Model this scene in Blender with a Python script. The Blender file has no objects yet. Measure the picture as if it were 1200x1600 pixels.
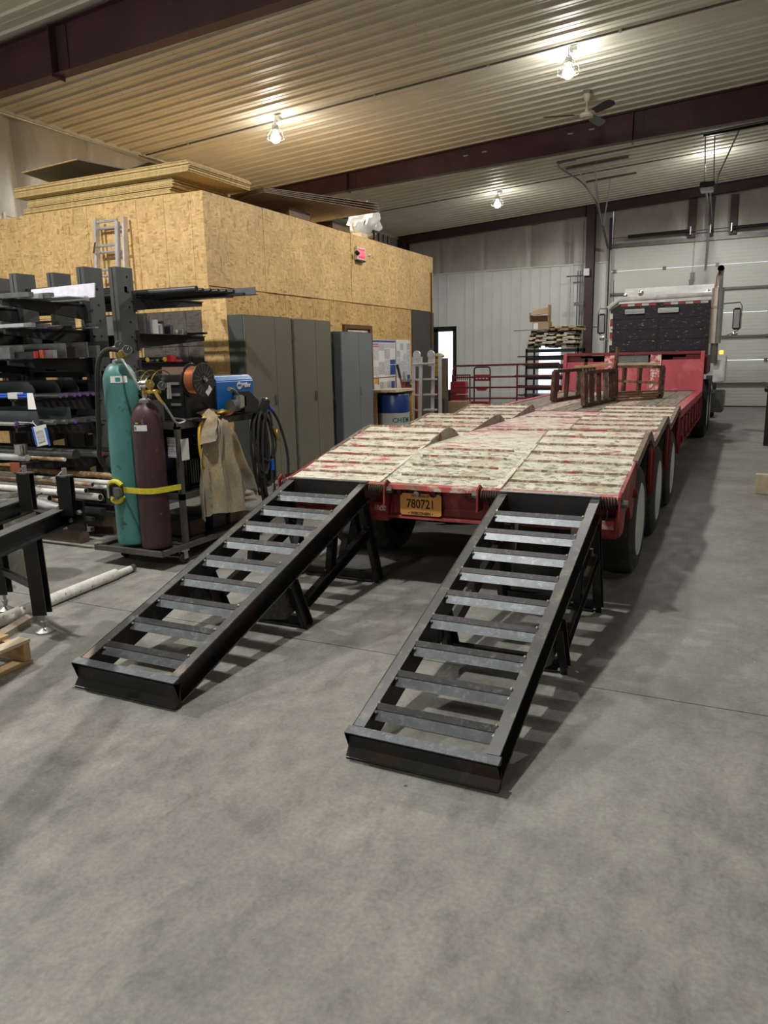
import bpy, math, random
from mathutils import Vector, Matrix
random.seed(7)
ORD = ('first second third fourth fifth sixth seventh eighth ninth tenth eleventh twelfth thirteenth fourteenth fifteenth sixteenth seventeenth eighteenth nineteenth twentieth topmost').split()
S = bpy.context.scene
COL = S.collection
PI = math.pi
V = Vector
# ---------------------------------------------------------------- camera
YAW, PITCH, ROLL, FPX = .4484, .2041, -.022, 1165.0
cam = bpy.data.cameras.new('camera'); camo = bpy.data.objects.new('camera', cam); COL.objects.link(camo)
_f = V((-math.sin(YAW)*math.cos(PITCH), math.cos(YAW)*math.cos(PITCH), -math.sin(PITCH)))
_r = V((math.cos(YAW), math.sin(YAW), 0)); _u = _r.cross(_f)
_r2 = _r*math.cos(ROLL) + _u*math.sin(ROLL); _u2 = -_r*math.sin(ROLL) + _u*math.cos(ROLL)
M = Matrix((( _r2.x, _u2.x, -_f.x), (_r2.y, _u2.y, -_f.y), (_r2.z, _u2.z, -_f.z))).to_4x4()
camo.matrix_world = Matrix.Translation((0, 0, 1.6)) @ M
cam.sensor_fit = 'VERTICAL'; cam.sensor_height = 32.0; cam.lens = 32.0*FPX/1600.0
cam.clip_start = .05; cam.clip_end = 200
S.camera = camo
# ---------------------------------------------------------------- world, lamps, exposure
w = bpy.data.worlds.new('world'); S.world = w; w.use_nodes = True
w.node_tree.nodes['Background'].inputs[0].default_value = (.72, .84, 1, 1)
w.node_tree.nodes['Background'].inputs[1].default_value = 2.2
S.view_settings.view_transform = 'Standard'; S.view_settings.look = 'None'
S.view_settings.gamma = 1; S.view_settings.use_curve_mapping = False
S.view_settings.exposure = 0.38
CS, CZ = .06, 5.48
def ceil_z(x): return CZ + CS*(x + 10.64)
LAMPS = [(-7.5, 11.65), (-2.62, 11.95), (-6.05, 19.7)]
HIDDEN_LAMPS = [(-7.5, 3.3), (-2.62, 3.0), (-2.6, -4.4), (-7.5, -4.4), (3.2, 11.9), (3.2, 3.6), (-1.0, 19.7)]
POWER = {(-7.5, 11.65): 620, (-2.62, 11.95): 900, (-6.05, 19.7): 480, (-7.5, 3.3): 620, (-2.62, 3.0): 620, (-2.6, -4.4): 150,
         (-7.5, -4.4): 100, (3.2, 11.9): 70, (3.2, 3.6): 70, (-1.0, 19.7): 340}
def lamp_power(x, y): return POWER[(x, y)]
for (x, y) in LAMPS + HIDDEN_LAMPS:
    for kind, share in (('SPOT', .8), ('POINT', .075)):
        L = bpy.data.lights.new('high_bay_light', kind); L.energy = lamp_power(x, y)*share
        L.shadow_soft_size = .115
        if kind == 'SPOT': L.spot_size = math.radians(172); L.spot_blend = .35
        L.color = (1, .93, .80) if (x, y) == (-7.5, 11.65) else (1, .965, .90)
        o = bpy.data.objects.new('high_bay_light', L); o.location = (x, y, ceil_z(x) - .36); COL.objects.link(o)
# ---------------------------------------------------------------- helpers
def nt(name):
    m = bpy.data.materials.new(name); m.use_nodes = True
    t = m.node_tree; b = t.nodes['Principled BSDF']
    return m, t, b
def N(t, kind, **kw):
    n = t.nodes.new(kind)
    for k, v in kw.items():
        if k in n.inputs: n.inputs[k].default_value = v
        else: setattr(n, k, v)
    return n
def coords(t, scale=(1, 1, 1), rot=(0, 0, 0), gen='Object'):
    if gen == 'World': g = N(t, 'ShaderNodeNewGeometry'); out = g.outputs['Position']
    else: g = N(t, 'ShaderNodeTexCoord'); out = g.outputs[gen]
    mp = N(t, 'ShaderNodeMapping'); mp.inputs['Scale'].default_value = scale; mp.inputs['Rotation'].default_value = rot
    t.links.new(out, mp.inputs['Vector']); return mp.outputs[0]
def noise(t, vec, scale, detail=4, rough=.55, dist=0):
    n = N(t, 'ShaderNodeTexNoise'); n.inputs['Scale'].default_value = scale; n.inputs['Detail'].default_value = detail
    n.inputs['Roughness'].default_value = rough; n.inputs['Distortion'].default_value = dist
    t.links.new(vec, n.inputs['Vector']); return n.outputs['Fac']
def ramp(t, fac, stops, interp='LINEAR'):
    r = N(t, 'ShaderNodeValToRGB'); e = r.color_ramp.elements; r.color_ramp.interpolation = interp
    while len(e) < len(stops): e.new(.5)
    for i, (p, c) in enumerate(stops):
        e[i].position = p; e[i].color = (c[0], c[1], c[2], 1) if not isinstance(c, (int, float)) else (c, c, c, 1)
    t.links.new(fac, r.inputs[0]); return r.outputs[0]
def mix(t, fac, a, b, mode='MIX'):
    m = N(t, 'ShaderNodeMix', data_type='RGBA', blend_type=mode)
    for s, v in ((0, fac), (6, a), (7, b)):
        if isinstance(v, (int, float)): m.inputs[s].default_value = v
        elif isinstance(v, tuple): m.inputs[s].default_value = (v[0], v[1], v[2], 1)
        else: t.links.new(v, m.inputs[s])
    return m.outputs[2]
def bump(t, b, h, strength=.3, dist=.01):
    n = N(t, 'ShaderNodeBump'); n.inputs['Strength'].default_value = strength; n.inputs['Distance'].default_value = dist
    t.links.new(h, n.inputs['Height']); t.links.new(n.outputs[0], b.inputs['Normal'])
def plain(name, col, rough=.5, metal=0, var=.18, scale=6, bmp=0.0, emit=0, spec=.5):
    m, t, b = nt(name); v = coords(t)
    f = noise(t, v, scale, 5)
    c0 = tuple(c*(1 - var) for c in col); c1 = tuple(min(1, c*(1 + var)) for c in col)
    t.links.new(ramp(t, f, [(.3, c0), (.7, c1)]), b.inputs['Base Color'])
    b.inputs['Roughness'].default_value = rough; b.inputs['Metallic'].default_value = metal
    b.inputs['Specular IOR Level'].default_value = spec
    if emit:
        b.inputs['Emission Color'].default_value = (*col, 1); b.inputs['Emission Strength'].default_value = emit
    if bmp: bump(t, b, noise(t, v, scale*8, 3), bmp, .003)
    return m
def worn(name, base, chips, lo=.52, hi=.6, scale=9, stretch=(1, 1, 1), rough=.6, metal=0, third=None, bm=.4, gen='World', tscale=3, t3=(.52, .62)):
    """paint or scale with chips of another colour (and stains of a third)"""
    m, t, b = nt(name); v = coords(t, stretch, gen=gen)
    f = noise(t, v, scale, 8, .68, .3)
    f2 = noise(t, v, scale*5, 3)
    mm = N(t, 'ShaderNodeMath', operation='MULTIPLY_ADD'); mm.inputs[1].default_value = .22
    t.links.new(f2, mm.inputs[0]); t.links.new(f, mm.inputs[2])
    k = ramp(t, mm.outputs[0], [(lo + .11, 0.), (hi + .11, 1.)])
    bvar = ramp(t, noise(t, v, scale*.35, 4), [(.3, tuple(c*.78 for c in base)), (.7, tuple(min(1, c*1.15) for c in base))])
    c = mix(t, k, bvar, chips)
    if third:
        k3 = ramp(t, noise(t, v, tscale, 6, .65, .6), [(t3[0], 0.), (t3[1], 1.)])
        c = mix(t, k3, c, third)
    t.links.new(c, b.inputs['Base Color']); b.inputs['Roughness'].default_value = rough; b.inputs['Metallic'].default_value = metal
    if bm: bump(t, b, k, bm, .003)
    return m
MAT = {}
def mats():
    # concrete
    m, t, b = nt('concrete'); v = coords(t, gen='World')
    big = noise(t, v, 1.6, 8, .7, .35); mid = noise(t, coords(t, (1.6, .9, 1), gen='World'), 5.5, 9, .74, .3); fine = noise(t, v, 60, 3)
    c = ramp(t, big, [(.3, (.185, .182, .168)), (.7, (.345, .34, .317))])
    c = mix(t, .7, c, ramp(t, mid, [(.3, (.5, .5, .48)), (.5, (.95, .95, .94)), (.72, (1.3, 1.3, 1.28))]), 'MULTIPLY')
    c = mix(t, .25, c, ramp(t, fine, [(.35, .55), (.65, 1.3)]), 'MULTIPLY')
    vo = N(t, 'ShaderNodeTexVoronoi'); vo.inputs['Scale'].default_value = 3.2; t.links.new(v, vo.inputs['Vector'])
    speck = ramp(t, vo.outputs['Distance'], [(.0, 0.), (.022, 0.), (.03, 1.)])
    c = mix(t, speck, (.10, .095, .08), c)
    t.links.new(c, b.inputs['Base Color'])
    t.links.new(ramp(t, mid, [(.3, .42), (.7, .66)]), b.inputs['Roughness']); b.inputs['Specular IOR Level'].default_value = .35
    bump(t, b, fine, .10, .002); MAT['concrete'] = m
    # OSB: flakes in three stretched voronoi fields
    def osb(name, dark, lite, rot, tint=None):
        m, t, b = nt(name)
        cols = []
        for i, (sc, r) in enumerate((((1, 1, 3.2), .4), ((1, 1, 3.0), -.7), ((2.6, 2.6, 1), .15))):
            v = coords(t, sc, (r + rot, r, r*.6), gen='World')
            nz = N(t, 'ShaderNodeTexNoise'); nz.inputs['Scale'].default_value = 5; t.links.new(v, nz.inputs['Vector'])
            vv = mix(t, .12, v, nz.outputs['Color'])
            vo = N(t, 'ShaderNodeTexVoronoi'); vo.inputs['Scale'].default_value = 17 - i*2; t.links.new(vv, vo.inputs['Vector'])
            cols.append((vo.outputs['Color'], vo.outputs['Distance']))
        s = N(t, 'ShaderNodeSeparateColor'); t.links.new(cols[0][0], s.inputs[0])
        s2 = N(t, 'ShaderNodeSeparateColor'); t.links.new(cols[1][0], s2.inputs[0])
        s3 = N(t, 'ShaderNodeSeparateColor'); t.links.new(cols[2][0], s3.inputs[0])
        sel = ramp(t, s2.outputs[1], [(.45, 0.), (.5, 1.)])
        f = mix(t, sel, s.outputs[0], s2.outputs[0]); sel2 = ramp(t, s3.outputs[1], [(.6, 0.), (.65, 1.)])
        f = mix(t, sel2, f, s3.outputs[0])
        c = ramp(t, f, [(.0, dark), (.18, tuple(d*.55 + l*.45 for d, l in zip(dark, lite))), (.7, tuple(d*.25 + l*.75 for d, l in zip(dark, lite))), (1., lite)])
        bg = ramp(t, noise(t, coords(t, gen='World'), 1.4, 4), [(.3, (.8, .8, .8)), (.7, (1.12, 1.1, 1.08))])
        c = mix(t, .8, c, bg, 'MULTIPLY')
        t.links.new(c, b.inputs['Base Color']); b.inputs['Roughness'].default_value = .6
        bump(t, b, f, .25, .003); MAT[name] = m
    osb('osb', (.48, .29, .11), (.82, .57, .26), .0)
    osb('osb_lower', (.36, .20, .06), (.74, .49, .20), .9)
    osb('osb_grey', (.055, .047, .04), (.13, .115, .10), .5)
    MAT['osb_edge'] = plain('osb_edge', (.66, .49, .22), .7, var=.25, scale=30)
    MAT['liner'] = plain('liner_white', (.60, .62, .60), .38, var=.06, scale=1.2)
    MAT['liner_ceiling'] = plain('liner_ceiling', (.57, .548, .46), .5, var=.08, scale=1.5)
    m, t, b = nt('insulation_facing'); v = coords(t, (1.0, 1.0, .35), (0, .35, .3), gen='World')
    f = noise(t, v, 2.5, 4, .5, .8)
    t.links.new(ramp(t, f, [(.3, (.35, .33, .29)), (.7, (.45, .43, .38))]), b.inputs['Base Color']); b.inputs['Roughness'].default_value = .35
    bump(t, b, f, .35, .04); MAT['insulation'] = m
    MAT['beam'] = plain('maroon_primer', (.064, .022, .028), .5, var=.2, scale=2)
    MAT['beam_dark'] = plain('maroon_dark', (.05, .02, .024), .5, var=.2, scale=2)
    MAT['door'] = plain('door_panel_white', (.60, .61, .57), .45, var=.04, scale=.8)
    MAT['galv'] = plain('galvanised', (.42, .43, .43), .38, .75, .15, 14)
    MAT['galv_dark'] = plain('galvanised_dull', (.17, .17, .165), .45, .6, .15, 10)
    MAT['black'] = plain('black_steel', (.012, .012, .013), .45, .2, .3, 8)
    MAT['blackplastic'] = plain('black_plastic', (.012, .012, .013), .4, 0, .2, 12)
    MAT['rubber'] = plain('tyre_rubber', (.022, .022, .022), .75, 0, .3, 9, .3)
    MAT['rubber_dusty'] = worn('tyre_tread_dusty', (.035, .034, .032), (.075, .073, .066), .5, .66, 5, rough=.8, bm=.2)
    MAT['rim'] = worn('painted_rim', (.66, .70, .70), (.30, .24, .17), .64, .70, 12, bm=.1)
    MAT['millscale'] = worn('mill_scale', (.030, .032, .036), (.085, .075, .065), .56, .72, 5, rough=.42, metal=.55, third=(.055, .035, .022), bm=.1, tscale=2.4)
    MAT['rung'] = worn('rung_steel', (.125, .14, .155), (.19, .21, .235), .50, .66, 30, rough=.42, metal=.45, bm=.1)
    MAT['rungdark'] = worn('rung_top_steel', (.05, .05, .052), (.115, .115, .115), .52, .66, 34, rough=.55, metal=.4, bm=.2)
    MAT['rail_top'] = worn('rail_top_steel', (.135, .14, .145), (.24, .21, .17), .54, .66, 9, rough=.42, metal=.5, third=(.17, .12, .08), bm=.1, t3=(.58, .70))
    MAT['weld'] = plain('weld_bead', (.55, .48, .36), .3, .7, .4, 60)
    MAT['red'] = worn('trailer_red', (.25, .024, .024), (.10, .045, .03), .60, .68, 7, bm=.2, third=(.36, .07, .07), tscale=4)
    MAT['red_pink'] = worn('gooseneck_red', (.40, .055, .075), (.07, .03, .03), .66, .70, 5, bm=.2, third=(.46, .10, .12), tscale=3)
    MAT['red_chipped'] = worn('chipped_red', (.42, .06, .08), (.62, .5, .46), .50, .56, 12, bm=.3)
    MAT['deck'] = worn('deck_worn_white', (.70, .665, .565), (.30, .22, .15), .545, .60, 15, (1, 1.8, 1), .7, third=(.46, .08, .095), tscale=2.6, t3=(.56, .64))
    MAT['deck_grey'] = worn('deck_worn_grey', (.66, .635, .54), (.25, .235, .18), .50, .58, 16, (1, 1.6, 1), .75, third=(.42, .36, .24), tscale=3.2, t3=(.56, .64))
    MAT['deck_red'] = worn('deck_worn_red', (.70, .65, .57), (.48, .12, .14), .50, .60, 10, (1, 2, 1), .7, third=(.44, .055, .085), tscale=1.7, t3=(.54, .62))
    MAT['cleat'] = worn('cleat_worn', (.24, .16, .11), (.55, .48, .38), .47, .58, 12, (1.5, 1, 1), .75, third=(.36, .06, .065), tscale=2.2, t3=(.57, .63))
    MAT['deck_lip'] = worn('deck_lip', (.42, .075, .07), (.5, .42, .33), .52, .58, 9, (1, 1, 1), .65, third=(.2, .12, .07), tscale=3)
    MAT['rust'] = worn('rust_brown', (.095, .040, .030), (.19, .10, .065), .5, .62, 9, rough=.7, third=(.05, .025, .022))
    MAT['hump'] = worn('hump_side', (.34, .30, .24), (.22, .06, .05), .53, .60, 8, (1, 1, .5), .75)
    MAT['rim_brown'] = worn('fender_rim_brown', (.17, .115, .085), (.33, .27, .21), .52, .62, 12, rough=.7)
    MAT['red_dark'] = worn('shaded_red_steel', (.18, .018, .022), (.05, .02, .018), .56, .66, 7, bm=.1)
    MAT['frame_dark'] = plain('grimy_frame', (.03, .022, .02), .7, 0, .3, 6)
    MAT['redwood'] = plain('red_brown_paint', (.30, .075, .04), .6, 0, .2, 5)
    MAT['cabinet_brown'] = plain('drawer_brown', (.13, .06, .045), .5, 0, .15, 5)
    MAT['cart_steel'] = plain('cart_angle_steel', (.13, .125, .115), .45, .5, .2, 8)
    MAT['cabblue'] = plain('very_dark_blue', (.012, .014, .035), .4, 0, .1, 5)
    MAT['cardboard2'] = plain('dark_cardboard', (.17, .11, .075), .75, 0, .1, 6)
    MAT['yellow2b'] = plain('hose_yellow', (.72, .45, .02), .4, 0, .05, 8)
    MAT['blackst'] = plain('black_painted_steel', (.014, .015, .018), .4, .2, .3, 8)
    MAT['steelbar2'] = plain('grey_pipe', (.09, .092, .098), .4, .4, .2, 10)
    MAT['steelblue2'] = plain('channel_grey', (.12, .13, .15), .45, .3, .15, 8)
    MAT['signpale'] = plain('exit_letter', (.8, .3, .35), .4, 0, .05, 9, emit=.4)
    MAT['osb_foil'] = plain('foil_face', (.16, .17, .15), .4, .4, .2, 3)
    MAT['rusty_spring'] = plain('spring_steel', (.10, .065, .05), .5, .5, .3, 30)
    MAT['plank'] = worn('deck_plank', (.25, .215, .17), (.10, .085, .065), .5, .62, 6, (6, .6, 6), .8, bm=.5)
    MAT['plank_painted'] = worn('deck_plank_painted', (.52, .44, .38), (.34, .12, .12), .48, .58, 5, (5, .7, 5), .8)
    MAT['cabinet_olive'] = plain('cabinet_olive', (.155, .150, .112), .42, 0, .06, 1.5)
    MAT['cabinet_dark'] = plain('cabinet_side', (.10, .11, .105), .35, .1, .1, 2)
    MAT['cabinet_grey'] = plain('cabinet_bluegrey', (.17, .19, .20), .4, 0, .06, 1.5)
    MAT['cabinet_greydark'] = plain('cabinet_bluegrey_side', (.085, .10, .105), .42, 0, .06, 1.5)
    MAT['rack'] = plain('rack_grey', (.075, .078, .08), .5, .1, .15, 3)
    MAT['rack_dark'] = plain('rack_arm_dark', (.016, .016, .018), .55, .1, .2, 4)
    MAT['alu'] = plain('aluminium', (.62, .63, .66), .38, .6, .1, 12)
    MAT['alu_film'] = plain('aluminium_filmed', (.62, .62, .72), .5, .1, .12, 16)
    MAT['steelbar'] = plain('steel_bar', (.20, .205, .21), .35, .7, .2, 12)
    MAT['steeldark'] = plain('steel_bar_dark', (.05, .052, .056), .42, .5, .2, 10)
    MAT['steelblue'] = plain('steel_sheet_bluish', (.10, .125, .14), .42, .4, .15, 6)
    MAT['bar_brown'] = worn('rusty_pipe', (.33, .19, .10), (.55, .44, .3), .5, .6, 14, rough=.6)
    MAT['bar_white'] = worn('painted_white_pipe', (.80, .79, .75), (.10, .09, .08), .60, .64, 18, (.6, 2, 2), .5)
    MAT['hole'] = plain('dark_bore', (.01, .009, .008), .9, 0, 0, 1)
    MAT['green'] = worn('cylinder_green', (.075, .235, .225), (.045, .10, .10), .60, .65, 11, (1, 1, .7), .42, bm=.05)
    MAT['maroon'] = worn('cylinder_maroon', (.060, .024, .032), (.20, .14, .14), .64, .69, 16, (2, 2, .5), .45, bm=.05)
    MAT['bare'] = worn('bare_shoulder', (.20, .19, .18), (.36, .34, .32), .5, .6, 12, rough=.5, metal=.4)
    MAT['brass'] = plain('brass', (.62, .43, .12), .28, .9, .1, 20)
    MAT['chrome'] = plain('chrome', (.62, .62, .62), .16, 1, .05, 10)
    MAT['glass'] = plain('gauge_face', (.05, .055, .06), .12, 0, .1, 20)
    MAT['white'] = plain('white_paper', (.72, .72, .70), .6, 0, .04, 20)
    MAT['yellow'] = plain('yellow_strap', (.62, .55, .04), .6, 0, .15, 40)
    MAT['yellow2'] = plain('yellow_bin', (.55, .36, .05), .5, 0, .1, 8)
    MAT['blue'] = plain('machine_blue', (.012, .13, .42), .32, 0, .06, 4)
    MAT['bluetape'] = plain('blue_tape', (.015, .10, .55), .4, 0, .1, 9)
    MAT['bluedrum'] = plain('blue_drum', (.008, .035, .16), .35, 0, .1, 4)
    MAT['whitedrum'] = plain('white_drum', (.55, .57, .56), .45, 0, .04, 4)
    MAT['copper'] = plain('copper_wire', (.75, .33, .18), .3, .85, .12, 60)
    m, t, b = nt('jacket_canvas'); v = coords(t)
    k = ramp(t, noise(t, v, 3.2, 5, .6, .5), [(.42, 0.), (.6, 1.)])
    c = mix(t, k, (.42, .33, .20), (.33, .31, .27)); c = mix(t, .5, c, ramp(t, noise(t, v, 40, 4), [(.3, .7), (.7, 1.2)]), 'MULTIPLY')
    t.links.new(c, b.inputs['Base Color']); b.inputs['Roughness'].default_value = .9
    bump(t, b, noise(t, v, 120, 2), .3, .002); MAT['canvas'] = m
    MAT['wood'] = plain('bare_wood', (.52, .36, .18), .65, 0, .2, 9)
    MAT['wood_grey'] = plain('weathered_wood', (.27, .225, .17), .75, 0, .3, 9)
    MAT['wood_pale'] = plain('pale_wood', (.60, .50, .36), .7, 0, .2, 9)
    MAT['wood_dark'] = plain('dark_wood', (.10, .07, .045), .75, 0, .3, 9)
    MAT['cardboard'] = plain('cardboard', (.36, .245, .15), .75, 0, .1, 6)
    MAT['brownboard'] = plain('brown_board', (.14, .085, .045), .6, 0, .2, 9)
    MAT['bag'] = plain('white_plastic_bag', (.60, .60, .58), .35, 0, .08, 7)
    MAT['orange'] = plain('plate_orange', (.78, .36, .10), .45, 0, .04, 6)
    MAT['darkgrey'] = plain('dark_grey_board', (.055, .052, .046), .6, 0, .15, 3)
    MAT['gatered'] = plain('gate_red', (.17, .018, .024), .4, .1, .1, 5)
    MAT['cartred'] = plain('cart_red', (.32, .022, .03), .45, 0, .12, 5)
    MAT['jamb'] = plain('brown_jamb', (.12, .055, .02), .55, 0, .15, 5)
    MAT['lens_red'] = plain('red_lens', (.10, .008, .012), .2, 0, .1, 10)
    MAT['amber'] = plain('amber_marker', (.9, .42, .05), .3, 0, .05, 5, emit=1.5)
    MAT['truckwhite'] = worn('cab_white', (.66, .67, .66), (.12, .12, .12), .66, .70, 14, rough=.35, bm=.1)
    MAT['cabblack'] = worn('cab_back_black', (.006, .006, .012), (.42, .40, .35), .60, .66, 8, (1, 1, 4), .6, bm=.1)
    MAT['exhaust'] = plain('muffler', (.50, .46, .42), .35, .7, .15, 4)
    MAT['signred'] = plain('exit_red', (.75, .05, .09), .4, 0, .05, 9, emit=.5)
    MAT['tape_red'] = plain('reflective_red', (.38, .03, .04), .3)
    MAT['tape_white'] = plain('reflective_white', (.6, .6, .58), .3)
    MAT['ink'] = plain('black_ink', (.01, .01, .01), .6, 0, 0, 1)
    MAT['inkblue'] = plain('blue_ink', (.03, .07, .30), .6, 0, .1, 9)
    MAT['inkgreen'] = plain('green_ink', (.01, .10, .04), .6, 0, 0, 1)
    MAT['inkteal'] = plain('teal_ink', (.02, .22, .22), .6, 0, 0, 1)
    MAT['inkpink'] = plain('pink_ink', (.5, .12, .25), .6, 0, 0, 1)
    MAT['inkgrey'] = plain('grey_print', (.42, .44, .50), .6, 0, .2, 60)
    MAT['tool_red'] = plain('tool_red', (.30, .04, .03), .45, 0, .1, 5)
    MAT['purple'] = plain('purple_cap', (.16, .06, .28), .5, 0, .1, 9)
    MAT['redcap'] = plain('red_cap', (.42, .015, .03), .5, 0, .1, 9)
    MAT['redtag'] = plain('red_orange_paint', (.65, .10, .03), .5, 0, .1, 9)
    MAT['bucket'] = worn('splashed_bucket', (.20, .19, .17), (.36, .35, .32), .5, .62, 8, rough=.7)
    MAT['shadowglass'] = plain('window_film', (.6, .75, .8), .1, 0, .05, 3)
    m, t, b = nt('pane_glass'); b.inputs['Transmission Weight'].default_value = 1; b.inputs['Roughness'].default_value = 0
    b.inputs['IOR'].default_value = 1.02; b.inputs['Base Color'].default_value = (.93, .97, 1, 1); MAT['pane'] = m
    m, t, b = nt('bulb_glow'); b.inputs['Emission Color'].default_value = (1, .96, .88, 1); b.inputs['Emission Strength'].default_value = 40
    MAT['bulb'] = m
    MAT['cream'] = plain('fan_cream', (.52, .47, .38), .4, 0, .05, 9)
mats()
class MB:
    def __init__(s): s.v = []; s.f = []
    def add(s, vs, fs):
        n = len(s.v); s.v += [tuple(v) for v in vs]; s.f += [tuple(i + n for i in f) for f in fs]; return s
    def box(s, x0, x1, y0, y1, z0, z1):
        return s.add([(x0,y0,z0),(x1,y0,z0),(x1,y1,z0),(x0,y1,z0),(x0,y0,z1),(x1,y0,z1),(x1,y1,z1),(x0,y1,z1)],
                     [(0,3,2,1),(4,5,6,7),(0,1,5,4),(1,2,6,5),(2,3,7,6),(3,0,4,7)])
    def beam(s, p, q, a, b, up=(0,0,1), off=(0,0)):
        """bar from p to q; a = size sideways, b = size along up"""
        p, q, up = V(p), V(q), V(up); d = (q - p).normalized(); r = d.cross(up)
        if r.length < 1e-5: r = d.cross(V((0,1,0)))
        r.normalize(); u = r.cross(d)
        c = r*off[0] + u*off[1]; vs = []
        for e in (p, q):
            for (i, j) in ((-1,-1),(1,-1),(1,1),(-1,1)): vs.append(e + c + r*(i*a/2) + u*(j*b/2))
        return s.add(vs, [(0,3,2,1),(4,5,6,7),(0,1,5,4),(1,2,6,5),(2,3,7,6),(3,0,4,7)])
    def prof(s, p, q, pts, up=(0,0,1)):
        """closed cross-section pts [(side, up)] swept p to q"""
        p, q, up = V(p), V(q), V(up); d = (q - p).normalized(); r = d.cross(up).normalized(); u = r.cross(d); n = len(pts)
        vs = [e + r*a + u*b for e in (p, q) for (a, b) in pts]
        return s.add(vs, [tuple(range(n))[::-1], tuple(range(n, 2*n))] + [(i, (i+1) % n, (i+1) % n + n, i + n) for i in range(n)])
    def tube(s, pts, r, n=10, cap=True):
        pts = [V(p) for p in pts]; rs = r if isinstance(r, (list, tuple)) else [r]*len(pts)
        d0 = (pts[1]-pts[0]).normalized(); a = d0.cross(V((0,0,1)))
        if a.length < .05: a = d0.cross(V((0,1,0)))
        a.normalize(); rings = []; base = len(s.v)
        for i, p in enumerate(pts):
            if i == 0: d = pts[1]-pts[0]
            elif i == len(pts)-1: d = pts[-1]-pts[-2]
            else: d = pts[i+1]-pts[i-1]
            d.normalize(); a = (a - d*a.dot(d))
            if a.length < 1e-4: a = d.orthogonal()
            a.normalize(); b = d.cross(a)
            s.v += [tuple(p + (a*math.cos(2*PI*k/n) + b*math.sin(2*PI*k/n))*rs[i]) for k in range(n)]
        for i in range(len(pts)-1):
            for k in range(n):
                s.f.append((base+i*n+k, base+i*n+(k+1) % n, base+(i+1)*n+(k+1) % n, base+(i+1)*n+k))
        if cap:
            s.f.append(tuple(base+k for k in range(n))[::-1]); s.f.append(tuple(base+(len(pts)-1)*n+k for k in range(n)))
        return s
    def lathe(s, c, prof, n=24, axis='z', cap=True):
        """prof [(r, h)] about axis through c"""
        base = len(s.v)
        for (r, h) in prof:
            for k in range(n):
                a = 2*PI*k/n; x, y = r*math.cos(a), r*math.sin(a)
                p = {'z': (x, y, h), 'x': (h, x, y), 'y': (x, h, y)}[axis]
                s.v.append((c[0]+p[0], c[1]+p[1], c[2]+p[2]))
        for i in range(len(prof)-1):
            for k in range(n): s.f.append((base+i*n+k, base+i*n+(k+1) % n, base+(i+1)*n+(k+1) % n, base+(i+1)*n+k))
        if cap: s.f.append(tuple(base+k for k in range(n))[::-1]); s.f.append(tuple(base+(len(prof)-1)*n+k for k in range(n)))
        return s
    def prism(s, poly, lo, hi, axis='x'):
        """poly [(a,b)] in the plane across axis, from lo to hi"""
        n = len(poly); f = {'x': lambda a, b, h: (h, a, b), 'y': lambda a, b, h: (a, h, b), 'z': lambda a, b, h: (a, b, h)}[axis]
        vs = [f(a, b, h) for h in (lo, hi) for (a, b) in poly]
        return s.add(vs, [tuple(range(n))[::-1], tuple(range(n, 2*n))] + [(i, (i+1) % n, (i+1) % n + n, i + n) for i in range(n)])
    def ribbon(s, line, x0, x1, th):
        """(y,z) line extruded between x0 and x1 with thickness th downward"""
        poly = list(line) + [(y, z - th) for (y, z) in reversed(line)]
        n = len(line)
        vs = [(x, y, z) for x in (x0, x1) for (y, z) in poly]; m = 2*n
        fs = []
        for i in range(m): fs.append((i, (i+1) % m, (i+1) % m + m, i + m))
        for i in range(n-1):
            fs.append((i, i+1, m-2-i, m-1-i)); fs.append((m+i, m+m-1-i, m+m-2-i, m+i+1))
        return s.add(vs, fs)
def _mesh(name, mb, mat, smooth, bevel=0):
    me = bpy.data.meshes.new(name); me.from_pydata(mb.v, [], mb.f)
    if bevel:
        import bmesh
        bm = bmesh.new(); bm.from_mesh(me)
        bmesh.ops.recalc_face_normals(bm, faces=bm.faces)
        es = [e for e in bm.edges if len(e.link_faces) == 2 and e.calc_face_angle(0) > .6]
        bmesh.ops.bevel(bm, geom=es, offset=bevel, segments=2, affect='EDGES', clamp_overlap=True)
        bm.to_mesh(me); bm.free()
    else:
        import bmesh
        bm = bmesh.new(); bm.from_mesh(me); bmesh.ops.recalc_face_normals(bm, faces=bm.faces); bm.to_mesh(me); bm.free()
    me.materials.append(MAT[mat] if isinstance(mat, str) else mat)
    if smooth:
        me.polygons.foreach_set('use_smooth', [True]*len(me.polygons))
        try: me.set_sharp_from_angle(angle=math.radians(38))
        except Exception: pass
    me.update(); return me
def props(o, label=None, cat=None, group=None, kind=None):
    if label: o['label'] = label
    if cat: o['category'] = cat
    if group: o['group'] = group
    if kind: o['kind'] = kind
    return o
def root(o):
    while o.parent: o = o.parent
    return o
def thing(name, label, cat, loc=(0,0,0), group=None, kind=None):
    o = bpy.data.objects.new(name, None); COL.objects.link(o); o.location = loc; o.empty_display_size = .1
    return props(o, label, cat, group, kind)
def part(name, mb, mat, parent, label=None, smooth=False, bevel=0, kind=None):
    """a mesh given in world coordinates, hung under parent"""
    me = _mesh(name, mb, mat, smooth, bevel); o = bpy.data.objects.new(name, me); COL.objects.link(o)
    me.transform(Matrix.Translation(-V(root(parent).location))); o.parent = parent
    return props(o, label, None, None, kind)
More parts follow.
